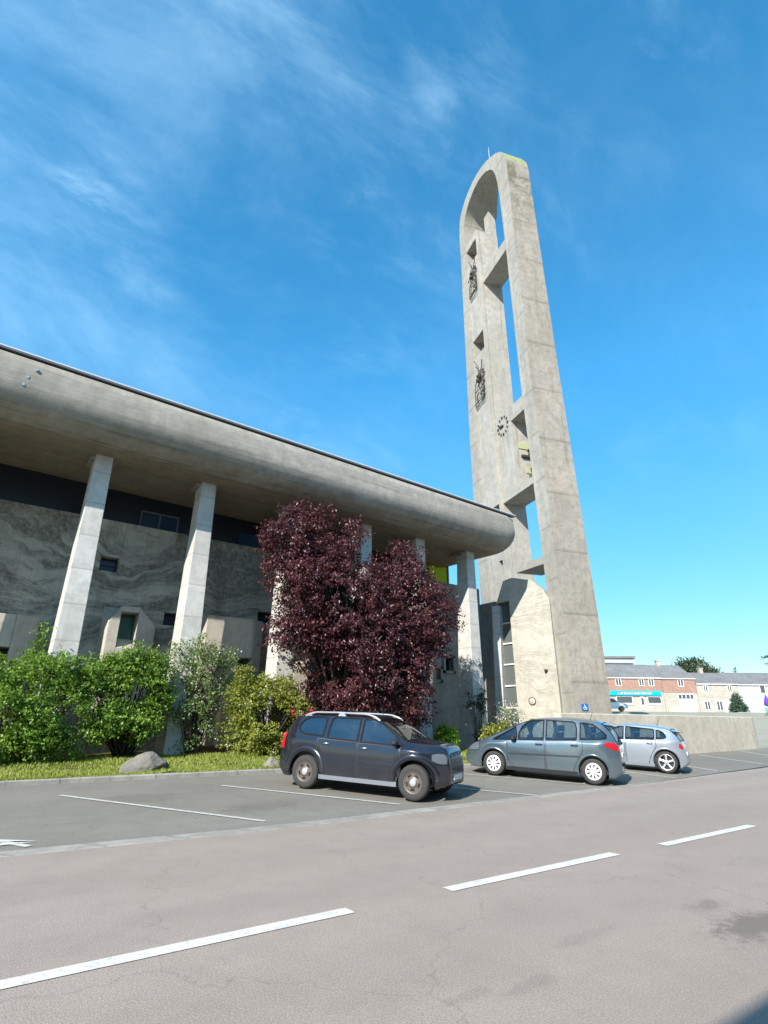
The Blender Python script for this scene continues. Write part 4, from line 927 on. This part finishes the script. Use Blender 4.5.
place(MPV,'parked_people_carrier','blue-grey rounded family car parked nose to the bank, between the other two',(11.24,7.80),(10.27,9.77),'left',P_MPV,MT['carglass'])
place(HATCH,'parked_hatchback','pale silver hatchback parked before the cream wall, beyond the blue-grey car',(15.13,8.32),(14.40,10.2),'left',P_SIL,MT['carglass'])
# ---------------------------------------------------------------- vegetation
def trunk(par,loc,pts,r0,name='trunk'):
    mb=MB(); n=len(pts); mb.tube(pts,[r0*(1-.6*i/(n-1)) for i in range(n)],9); return mb.build(name,MT['bark'],par)
tl=(9.3,15.1,.2)
t=thing('plum_tree','tall purple-leaved plum tree in front of the church columns','tree',tl)
blobs=[(6.2,14.4,6.7,.55,.6,.45),(7.0,14.3,7.2,.45,.5,.35),(8.9,14.2,7.1,.35,.5,.3),(10.9,14.2,6.95,.35,.4,.3),(7.25,14.5,6.55,1.15,1.2,.9),(8.45,14.4,6.75,.95,1.2,.8),(7.6,14.4,5.6,1.5,1.3,1.1),(8.7,14.35,5.0,1.8,1.5,1.3),(11.0,14.3,6.05,.9,1.1,.95),(11.8,14.3,5.0,1.0,1.2,.95),(11.3,14.35,4.6,1.7,1.4,1.2),(12.7,14.3,4.6,.7,.9,.8),
  (9.6,14.4,3.9,2.3,1.6,1.4),(7.5,14.6,3.8,.9,.9,.7),(9.0,14.5,2.7,1.35,1.3,1.2),(10.7,14.5,2.7,1.5,1.4,1.3),(9.9,14.6,1.7,1.7,1.1,.85),(12.0,14.4,3.3,.9,1.0,.9),(11.5,14.5,1.7,.8,.9,.7)]
def clipc(P_):   # keep leaves out of the canopy and the columns
    k=~((P_[:,1]>14.3)&(P_[:,2]>8.0)); 
    for xc in (4.98,8.07,11.16,13.85): k&=~((abs(P_[:,0]-xc)<.42)&(P_[:,1]>16.1))
    return k
c=foliage(t,'crown',blobs,5600,22,.18,.088,.052,MT['plum'],tl,droop=.45,thr=-.42,seed=1,zmin=.7,lo=.35,clip=clipc)
tk=trunk(t,None,[(9.3,15.1,.1),(9.28,15.05,1.0),(9.35,14.95,2.2),(9.2,14.8,3.6)],.17)
mb=MB(); branches(mb,(9.3,15.05,1.1),[tuple(c[i]) for i in rng.integers(0,len(c),70)],.05); branches(mb,(9.2,14.8,3.4),[tuple(c[i]) for i in rng.integers(0,len(c),60) if c[i][2]>4],.05); mb.build('limb',MT['bark'],t)
def shrub(name,label,loc,blobs,ncl,per,spread,L,Wd,m,cat='shrub',seed=0,thr=-.5,nb=30,droop=.25,r=.03,zmin=.12,group=None,lo=.45,clip=None,partname='foliage'):
    t=thing(name,label,cat,loc,group=group)
    c=foliage(t,partname,blobs,ncl,per,spread,L,Wd,m,loc,droop,thr,seed,zmin,lo,2.2,clip)
    mb=MB(); branches(mb,(loc[0],loc[1],loc[2]-.05),[tuple(c[i]) for i in rng.integers(0,len(c),nb)],r); 
    if loc[0]<60: branches(mb,(loc[0]+.15,loc[1]-.1,loc[2]-.05),[tuple(c[i]) for i in rng.integers(0,len(c),nb//2)],r*.8)
    mb.build('stem',MT['bark'],t); return t,c
shrub('green_shrub','broad bright green shrub at the left edge in front of the first column',(1.0,15.5,.3),
  [(-1.1,15.3,1.7,.8,.8,.8),(-.3,15.2,2.1,.65,.7,.6),(.35,15.1,2.35,.6,.6,.5),(.9,15.2,2.45,.55,.6,.55),(1.25,15.3,2.75,.32,.35,.55),(1.75,15.2,2.35,.55,.6,.5),(2.2,15.2,2.1,.5,.6,.55),(.0,14.9,1.4,.7,.7,.6),(.9,14.8,1.5,.7,.7,.65),(1.8,14.9,1.35,.65,.7,.6),(.4,14.7,.85,.7,.6,.45),(1.3,14.9,.85,.6,.6,.4),(-.7,14.8,.9,.8,.7,.5),(2.35,15.3,2.35,.45,.5,.45),(2.2,15.0,1.0,.6,.5,.5),(1.3,14.7,.75,.7,.4,.3)],2300,30,.16,.066,.040,MT['green1'],group='green shrubs at the left',seed=3,thr=-.22,lo=.3,nb=60,zmin=.42)
shrub('green_shrub','bright green rounded shrub behind the large boulder, right of the broad one',(3.4,15.6,.3),
  [(2.75,15.4,2.2,.5,.55,.55),(3.3,15.4,2.55,.5,.5,.5),(3.8,15.5,2.35,.5,.55,.55),(4.05,15.5,1.75,.4,.5,.5),(3.3,15.2,1.7,.6,.6,.55),(2.8,15.1,1.2,.45,.5,.4),(3.7,15.3,1.15,.45,.5,.35)],1150,30,.16,.066,.040,MT['green1'],group='green shrubs at the left',seed=5,thr=-.2,lo=.3,nb=50,zmin=.55)
t,c=shrub('blossom_shrub','thin airy grey-green shrub with pale blossoms beside the second column',(5.1,15.8,.25),
  [(4.75,15.7,2.9,.55,.5,.75),(5.3,15.7,2.5,.75,.6,.8),(5.75,15.7,2.6,.45,.5,.6),(5.2,15.7,1.6,.65,.6,.8),(4.8,15.7,1.0,.45,.5,.6)],520,20,.17,.07,.04,MT['green2'],seed=7,thr=-.45,nb=60,r=.022,droop=.1)
quads('blossom',np.repeat(c,2,0)+rng.normal(size=(len(c)*2,3))*.12-np.array((5.1,15.8,.25)),unit(len(c)*2),unit(len(c)*2),.05,.045,MT['whiteflower'],t,rng.uniform(0,1,len(c)*2))['kind']='stuff'
t,c=shrub('flowering_shrub','yellow-green leafy shrub with a few red flowers behind the SUV',(7.0,15.2,.25),
  [(6.35,15.1,1.7,.6,.7,.65),(6.15,15.1,2.35,.22,.25,.4),(7.3,15.1,2.3,.3,.3,.35),(7.1,15.1,1.85,.8,.7,.65),(7.7,15.1,1.4,.55,.7,.75),(6.4,15.0,.95,.65,.6,.65),(7.2,14.95,.9,.7,.6,.6)],1300,22,.15,.075,.04,MT['green3'],seed=9,thr=-.3,lo=.3)
k=rng.integers(0,len(c),16); k=[i for i in range(len(c)) if abs(c[i][0]-7.55)<.4 and c[i][1]<15.0 and .8<c[i][2]<1.7][:9]+list(k[:3])
fc=np.repeat(c[k],9,0)+rng.normal(size=(len(k)*9,3))*.05+np.array((0,-.18,0))
rf_=quads('red_flower',fc-np.array((7.0,15.2,.25)),unit(len(fc)),unit(len(fc)),.08,.07,MT['redflower'],t,rng.uniform(0,1,len(fc)))
k=rng.integers(0,len(c),40); fc=np.repeat(c[k],5,0)+rng.normal(size=(200,3))*.05+np.array((0,-.1,0))
rf_['kind']='stuff'
quads('pale_flower',fc-np.array((7.0,15.2,.25)),unit(200),unit(200),.05,.04,MT['whiteflower'],t,rng.uniform(0,1,200))['kind']='stuff'
shrub('round_bush','small round lime-green bush on the grass between the SUV and the blue-grey car',(13.3,14.72,.3),[(13.3,14.72,.74,.40,.40,.42),(13.3,14.72,.55,.43,.42,.32)],480,16,.08,.065,.04,MT['topiary'],'bush',seed=11,thr=-2,lo=.6)
shrub('leafy_plant','thin yellow-green plant behind the SUV bonnet',(9.9,14.5,.15),[(9.9,14.5,1.0,.22,.2,.5),(10.05,14.5,1.25,.2,.15,.25)],50,14,.12,.13,.045,MT['green3'],'plant',seed=12,thr=-2,nb=12,r=.012)
shrub('leafy_plant','yellow-green plant at the foot of the glazed strip, nearer the grass',(15.3,14.4,.12),[(15.25,14.4,.75,.42,.35,.45),(15.55,14.4,.95,.3,.3,.35)],150,14,.14,.12,.05,MT['green3'],'plant',seed=13,thr=-2,nb=20,r=.012)
t,c=shrub('dry_plant','thin bare plant with cream seed heads by the gable wall',(16.9,14.9,.1),[(16.8,14.9,1.2,.55,.4,.65),(16.4,14.9,1.5,.35,.3,.4)],110,8,.16,.06,.035,MT['green2'],'plant',seed=14,thr=-2,nb=60,r=.014)
quads('seed_head',np.repeat(c,5,0)+rng.normal(size=(len(c)*5,3))*.1-np.array((16.9,14.9,.1)),unit(len(c)*5),unit(len(c)*5),.07,.05,MT['whiteflower'],t,rng.uniform(0,1,len(c)*5))['kind']='stuff'
shrub('climbing_ivy','sparse dark ivy climbing the foot of the last column of the church',(15.8,15.7,.2),[(15.9,15.7,1.3,.45,.1,1.1),(15.6,15.72,2.2,.35,.1,.9),(16.1,15.7,2.6,.2,.08,1.0)],170,9,.12,.08,.07,MT['ivy'],'climber',seed=15,thr=-.3,nb=22,r=.012,lo=.2)
shrub('climbing_plant','sparse dark creeper hanging beneath the jutting niche',(7.4,17.2,.4),[(7.4,17.2,1.9,.35,.25,.8),(7.1,17.2,2.5,.4,.2,.35)],110,10,.14,.09,.05,MT['green2'],'climber',seed=16,thr=-2,nb=20,r=.012)
# boulders
def boulder(name,label,loc,rx,ry,rz_,seed,rot):
    rnd=random.Random(seed); bm=bmesh.new(); bmesh.ops.create_icosphere(bm,subdivisions=4,radius=1)
    pl=[(Vector((rnd.uniform(-1,1),rnd.uniform(-1,1),rnd.uniform(-.3,1))).normalized(),rnd.uniform(.60,.82)) for _ in range(22)]
    for v in bm.verts:
        for n_,d_ in pl:
            k=v.co.dot(n_)-d_
            if k>0: v.co-=n_*k*.97
        v.co+=v.co.normalized()*(.03*(math.sin(v.co.x*9+seed)+math.sin(v.co.y*8)+math.sin(v.co.z*11))+rnd.uniform(-.018,.018))
        v.co=Vector((v.co.x*rx,v.co.y*ry,max(-.3,v.co.z)*rz_))
    me=bpy.data.meshes.new(name); bm.to_mesh(me); bm.free()
    me.materials.append(MT['rock']); o=bpy.data.objects.new(name,me); scene.collection.objects.link(o); o.location=loc; o.rotation_euler=(0,0,rot); tag(o,label,'boulder')
boulder('boulder','large pale grey boulder on the grass below the green shrubs',(3.3,12.7,.36),.62,.38,.36,3,.1)
boulder('boulder','small pale rock on the grass just behind the SUV',(5.95,12.4,.28),.28,.24,.26,7,.5)
# ---------------------------------------------------------------- houses across the way
D0=80.0
def hp(s,d,z): p=E1*s+F_*(D0+d); return (p.x,p.y,z)
def hbox(mb,s0,s1,d0,d1,z0,z1): return mb.hexa([hp(s0,d0,z0),hp(s1,d0,z0),hp(s1,d1,z0),hp(s0,d1,z0)],[hp(s0,d0,z1),hp(s1,d0,z1),hp(s1,d1,z1),hp(s0,d1,z1)])
MT['brick']=concrete('pink_brick',(.40,.25,.20),(.33,.20,.155),(.18,.12,.09),('Z',.2),'z',amount=.3)
MT['render']=concrete('cream_render',(.46,.43,.37),(.40,.37,.31),(.26,.235,.19),None,'z',amount=.3)
MT['white']=concrete('white_render',(.48,.49,.50),(.43,.44,.445),(.3,.3,.3),None,'z',amount=.25)
MT['slate']=concrete('grey_slate',(.24,.235,.23),(.17,.17,.17),(.08,.08,.08),('Z',.28),'z',amount=.5)
MT['joinery']=mat('white_joinery',(.75,.75,.73),.5); MT['pane']=mat('dim_window_pane',(.07,.08,.09),.1)
MT['turq']=mat('turquoise_fascia',(.0,.42,.62),.4)
def gable_roof(par,s0,s1,d0,d1,ze,zr,m):
    dm=(d0+d1)/2; mb=MB(); poly=[(d0-.12,ze-.05),(dm,zr),(d1+.12,ze-.05),(d1+.12,ze-.2),(dm,zr-.2),(d0-.12,ze-.2)]
    mb.prism(poly,lambda p:hp(s0,p[0],p[1]),lambda p:hp(s1,p[0],p[1])); return mb.build('roof',m,par)
def win(par,s0,s1,z0,z1,bars=1,shutter=False):
    mb=MB(); t_=.07
    hbox(mb,s0,s1,-.06,.05,z1-t_,z1); hbox(mb,s0,s1,-.06,.05,z0,z0+t_); hbox(mb,s0,s0+t_,-.06,.05,z0+t_,z1-t_); hbox(mb,s1-t_,s1,-.06,.05,z0+t_,z1-t_)
    for k in range(bars):
        c_=s0+(s1-s0)*(k+1)/(bars+1); hbox(mb,c_-.04,c_+.04,-.058,.05,z0+t_,z1-t_)
    w=mb.build('window',MT['joinery'],par); mb=MB(); hbox(mb,s0+t_,s1-t_,-.045,.03,z0+t_,z1-t_); mb.build('pane',MT['pane'],w); return w
def house(name,label,s0,s1,zb,ze,zr,mlow,mup,zmid,wins,chims,depth_=8):
    h=thing(name,label,'house',hp((s0+s1)/2,4,zb),group='houses across the way')
    mb=MB(); hbox(mb,s0,s1,0,depth_,zb-1.5,zmid); mb.build('ground_floor_wall',mlow,h)
    if ze>zmid:
        mb=MB(); hbox(mb,s0,s1,-.02,depth_,zmid,ze-.05)
        dm=depth_/2
        for sA,sB in ((s0,s0+.2),(s1-.2,s1)):
            mb.prism([(0,ze-.05),(dm,zr-.22),(depth_,ze-.05)],lambda p:hp(sA,p[0],p[1]),lambda p:hp(sB,p[0],p[1]))
        mb.build('upper_wall',mup,h)
    r=gable_roof(h,s0-.05,s1+.05,0,depth_,ze,zr,MT['slate'])
    for c_ in chims:
        mb=MB(); hbox(mb,c_-.25,c_+.25,depth_/2-.3,depth_/2+.3,zr-.8,zr+.55); hbox(mb,c_-.32,c_+.32,depth_/2-.37,depth_/2+.37,zr+.552,zr+.68)
        cm=mb.build('chimney',MT['render'],r)
    for w_ in wins: win(h,*w_)
    mb=MB(); hbox(mb,s0,s1,-.22,-.13,ze-.22,ze-.12); mb.build('gutter',MT['joinery'],r)
    return h
shop=house('brick_house','terraced house with brick upper floor over a turquoise shop front',31.4,39.05,2.2,7.2,9.25,MT['render'],MT['brick'],5.22,
  [(32.6,33.4,5.98,6.92,1),(35.85,36.6,5.98,6.92,1),(37.2,37.95,5.98,6.92,1),(32.4,34.65,3.55,4.62,0),(36.7,38.6,3.5,4.6,0)],[])
house('brick_house','terraced house with brick upper floor over a white garage door',39.1,43.75,2.3,7.15,9.2,MT['render'],MT['brick'],5.1,
  [(41.3,42.1,5.95,6.88,1),(41.0,43.2,4.25,4.95,3)],[40.85])
mb=MB(); hbox(mb,41.05,43.15,-.06,.02,2.3,4.15); g_=mb.build('garage_door',MT['joinery'],[o for o in bpy.data.objects if o.name=='brick_house.001'][0])
mb=MB(); hbox(mb,39.3,40.9,-.35,-.02,2.3,3.15); tag(mb.build('planter_wall',MT['lowwall']),'low stone planter against the brick and cream house front','planter')
mb=MB(); hbox(mb,31.45,38.6,-.25,-.03,4.72,5.3); fs_=mb.build('shop_fascia',MT['turq'],shop)
r_=random.Random(5); mb=MB(); s_=32.6
while s_<37.3:   # row of small white letters, illegible at this distance
    wv=r_.uniform(.12,.2); k=r_.random()
    hbox(mb,s_,s_+.05,-.275,-.251,4.86,5.16 if k<.6 else 5.06); 
    if k>.3: hbox(mb,s_+.052,s_+wv,-.275,-.251,r_.choice((4.86,4.98,5.06)),5.1)
    if k>.6: hbox(mb,s_+wv-.05,s_+wv,-.274,-.252,4.86,4.98)
    s_+=wv+.07 if r_.random()<.88 else wv+.22
mb.build('shop_lettering',MT['joinery'],fs_)
mb=MB(); hbox(mb,35.7,36.25,-.08,.02,2.85,4.55); dr_=mb.build('shop_door',MT['joinery'],shop); mb=MB(); hbox(mb,35.8,36.15,-.1,-.082,3.5,4.4); mb.build('pane',MT['pane'],dr_)
for a,b in ((32.4,34.65),(36.7,38.6)):
    mb=MB(); hbox(mb,a,b,-.1,-.02,3.45,3.72); mb.build('window_display',MT['joinery'],shop)
house('white_house','long low white house with grey slate roof and a tall chimney',43.8,49.5,2.3,6.45,8.15,MT['render'],MT['render'],4.6,
  [(44.75,45.35,5.2,6.12,1),(48.1,48.7,5.2,6.12,1),(44.5,45.3,2.9,4.05,1),(46.15,47.0,2.8,4.1,1)],[47.0])
hh=house('white_house','white house with darker slate roof behind the clipped conifer',49.55,57.5,2.3,6.4,8.2,MT['white'],MT['white'],4.6,[(52.6,53.35,5.1,6.2,0),(55.6,56.3,5.1,6.2,0)],[])
mb=MB(); hbox(mb,47.25,48.9,-.08,.02,2.4,4.1); mb.build('garage_door',MT['joinery'],[o for o in bpy.data.objects if o.name=='white_house'][0])
# flat-roofed white building behind the tower
D0=108.0
h=thing('flat_roof_building','white flat-roofed building rising behind the brick house','building',hp(44,5,3))
mb=MB(); hbox(mb,37,48.2,0,8,2,12.7); mb.build('wall',MT['white'],h)
mb=MB(); hbox(mb,36.8,48.4,-.3,8.3,12.65,13.05); mb.build('roof',MT['slate'],h)
mb=MB(); hbox(mb,37.5,47.9,-.05,.1,11.3,11.8); mb.build('window',MT['pane'],h)
def far_tree(name,label,s,d,zb,blobs,ncl,m,L=.45,seed=1,cat='tree',per=10,trunk_r=.25,grp=None):
    b=hp(s,d,zb); B=[]
    for ds,dd,z,rs,rz2 in blobs:
        q=hp(s+ds,d+dd,z); B.append((q[0],q[1],q[2],rs,rs,rz2))
    t=thing(name,label,cat,b,group=grp); c=foliage(t,'crown',B,ncl,per,L*1.3,L,L*.6,m,b,.2,-.7,seed,zb+.3,.4,.5)
    mb=MB(); mb.tube([b,(b[0],b[1],(b[2]+B[0][2])/2),B[0][:3]],[trunk_r,trunk_r*.8,trunk_r*.4],7); mb.build('trunk',MT['bark'],t)
far_tree('broad_tree','larger dark green tree behind the houses, above the party wall',62.4,8,3,[(0,0,11.6,2.2,2.2),(1.6,0,11.8,1.9,2.0),(-.9,0,11,1.5,1.8),(.4,0,9.5,2.6,2.4)],520,MT['far'],seed=21)
far_tree('broad_tree','smaller green tree behind the tall chimney, right of the larger one',66.6,9,3,[(0,0,11.0,1.8,1.7),(1.6,0,10.2,1.5,1.4),(.4,0,9.3,2.3,1.8)],360,MT['far'],seed=22)
far_tree('slender_conifer','thin dark spire-shaped tree tip above the white house roof',70.9,6,3,[(0,0,10.4,.35,1.4),(0,0,9.2,.6,1.2)],60,MT['conifer'],L=.25,seed=23,per=8)
D0=70.0
far_tree('clipped_conifer','dense cone-shaped green conifer in front of the white houses',42.9,0,2.1,[(0,0,4.15,.32,.62),(0,0,3.6,.62,.75),(0,0,3.0,.85,.75),(0,0,2.7,.95,.6)],700,MT['conifer'],L=.16,seed=24,per=10,trunk_r=.1)
mb=MB(); hbox(mb,41.9,43.8,-1.6,-1.2,1.9,2.45); tag(mb.build('garden_wall',MT['white'],bevel=.02),'short white garden wall at the foot of the clipped conifer','wall')
# small distant vehicles and parasol
def tiny_car(s,d,z,paint,label,name='distant_car'):
    t=thing(name,label,'car',hp(s,d,z)); mb=MB()
    pr=[(-2,.35),(-2,.85),(-1.5,.95),(-1.1,1.4),(.5,1.42),(1.1,.98),(1.9,.85),(2.05,.6),(2.0,.35)]
    mb.prism(pr,lambda p:hp(s+p[0],d-.8,z+p[1]),lambda p:hp(s+p[0],d+.8,z+p[1])); mb.build('body',paint,t,bevel=.08)
    mb=MB(); mb.prism([(-1.0,.98),(-.85,1.33),(.42,1.35),(.9,1.0)],lambda p:hp(s+p[0],d-.815,z+p[1]),lambda p:hp(s+p[0],d-.79,z+p[1])); mb.build('window',MT['pane'],t)
    for x in (-1.3,1.25):
        mb=MB(); rows=[]
        for dd in (-.84,-.6): rows.append([hp(s+x+.32*math.cos(a),d+dd,z+.32+.32*math.sin(a)) for a in [2*math.pi*k/16 for k in range(16)]])
        mb.grid(rows,True,True); mb.add(rows[0],[tuple(range(16))]); mb.build('wheel',MT['tyre'],t)
D0=66.0
tiny_car(25.6,0,hill(*[v for v in hp(25.6,0,0)[:2]]),MT['joinery'],'small white car parked before the turquoise shop, partly behind the tower')
tiny_car(44.0,-3,2.0,mat('mint_paint',(.25,.55,.42),.4),'pale green car parked right of the clipped conifer')
D0=60.0
t=thing('closed_parasol','folded purple parasol at the right edge of the picture','parasol',hp(39.9,0,2))
mb=MB(); mb.tube([hp(39.95,0,1.9),hp(39.9,0,4.1)],.03,6); mb.build('pole',MT['galv'],t)
mb=MB(); rows=[[(hp(39.9,0,0)[0]+r*math.cos(a)*(1+.25*math.sin(4*a)),hp(39.9,0,0)[1]+r*math.sin(a)*(1+.25*math.sin(4*a)),z) for a in [2*math.pi*k/20 for k in range(20)]] for z,r in ((2.9,.06),(3.0,.24),(3.4,.2),(3.8,.09),(4.05,.02))]
mb.grid(rows,True,True); mb.build('canopy',mat('purple_cloth',(.12,.05,.35),.8),t)
# pine twig reaching in at the right edge
loc=hp(42.6,0,2.0); t=thing('pine_tree','dark pine at the right edge with one twig reaching into the sky','tree',loc)
mb=MB(); tp=[(loc[0],loc[1],2.0),(loc[0]+.1,loc[1],5),(loc[0],loc[1]+.1,8.2)]; mb.tube(tp,[.18,.13,.05],8); mb.build('trunk',MT['bark'],t)
B_=[]; mb=MB()
for zz,ln in ((7.6,1.8),(6.9,1.5),(7.2,-1.5),(6.2,-1.8),(5.6,-2.0),(5.2,1.2),(4.6,-2.1)):
    e=(loc[0]-E1.x*ln,loc[1]-E1.y*ln,zz+.25); mb.tube([(loc[0],loc[1],zz-.2),((loc[0]+e[0])/2,(loc[1]+e[1])/2,zz),e],[.05,.035,.015],5); B_.append((*e,.4,.4,.16)); B_.append(((loc[0]+e[0])/2,(loc[1]+e[1])/2,zz,.3,.3,.12))
mb.build('limb',MT['bark'],t)
foliage(t,'needles',B_,160,14,.16,.2,.03,MT['conifer'],loc,.0,-2,3,1,.1)
# ---------------------------------------------------------------- house behind the photographer (its eaves shade the lower right corner)
hb=thing('roadside_house','plain rendered house behind the photographer, seen only by its shadow','house',(16,-6,0))
EV=6.2; EY=1.66-EV*.67
mb=MB(); mb.box(3.0+1.32*0-EV*1.32+.25,26,-12,EY-.35,0,EV-.1); mb.build('wall',MT['render'],hb)
mb=MB(); mb.prism([(EY,EV),(-7.5,EV+3.2),(-12.4,EV),(-12.4,EV-.15),(-7.5,EV+3.0),(EY,EV-.12)],lambda p:(3.02-EV*1.32,p[0],p[1]),lambda p:(26.3,p[0],p[1])); mb.build('roof',MT['slate'],hb)

# ---------------------------------------------------------------- bring the whole place to metres (the cars are modelled in metres already)
cars=[o for o in scene.objects if o.name.startswith('parked_')]
def under(o,rs):
    while o is not None:
        if o in rs: return True
        o=o.parent
    return False
seen=set()
for o in list(scene.objects):
    if o in cars: o.location*=K; continue
    if under(o,cars): continue
    if o.type=='LIGHT': continue
    o.location*=K
    if o.type=='MESH' and o.data.name not in seen: seen.add(o.data.name); o.data.transform(Matrix.Scale(K,4))
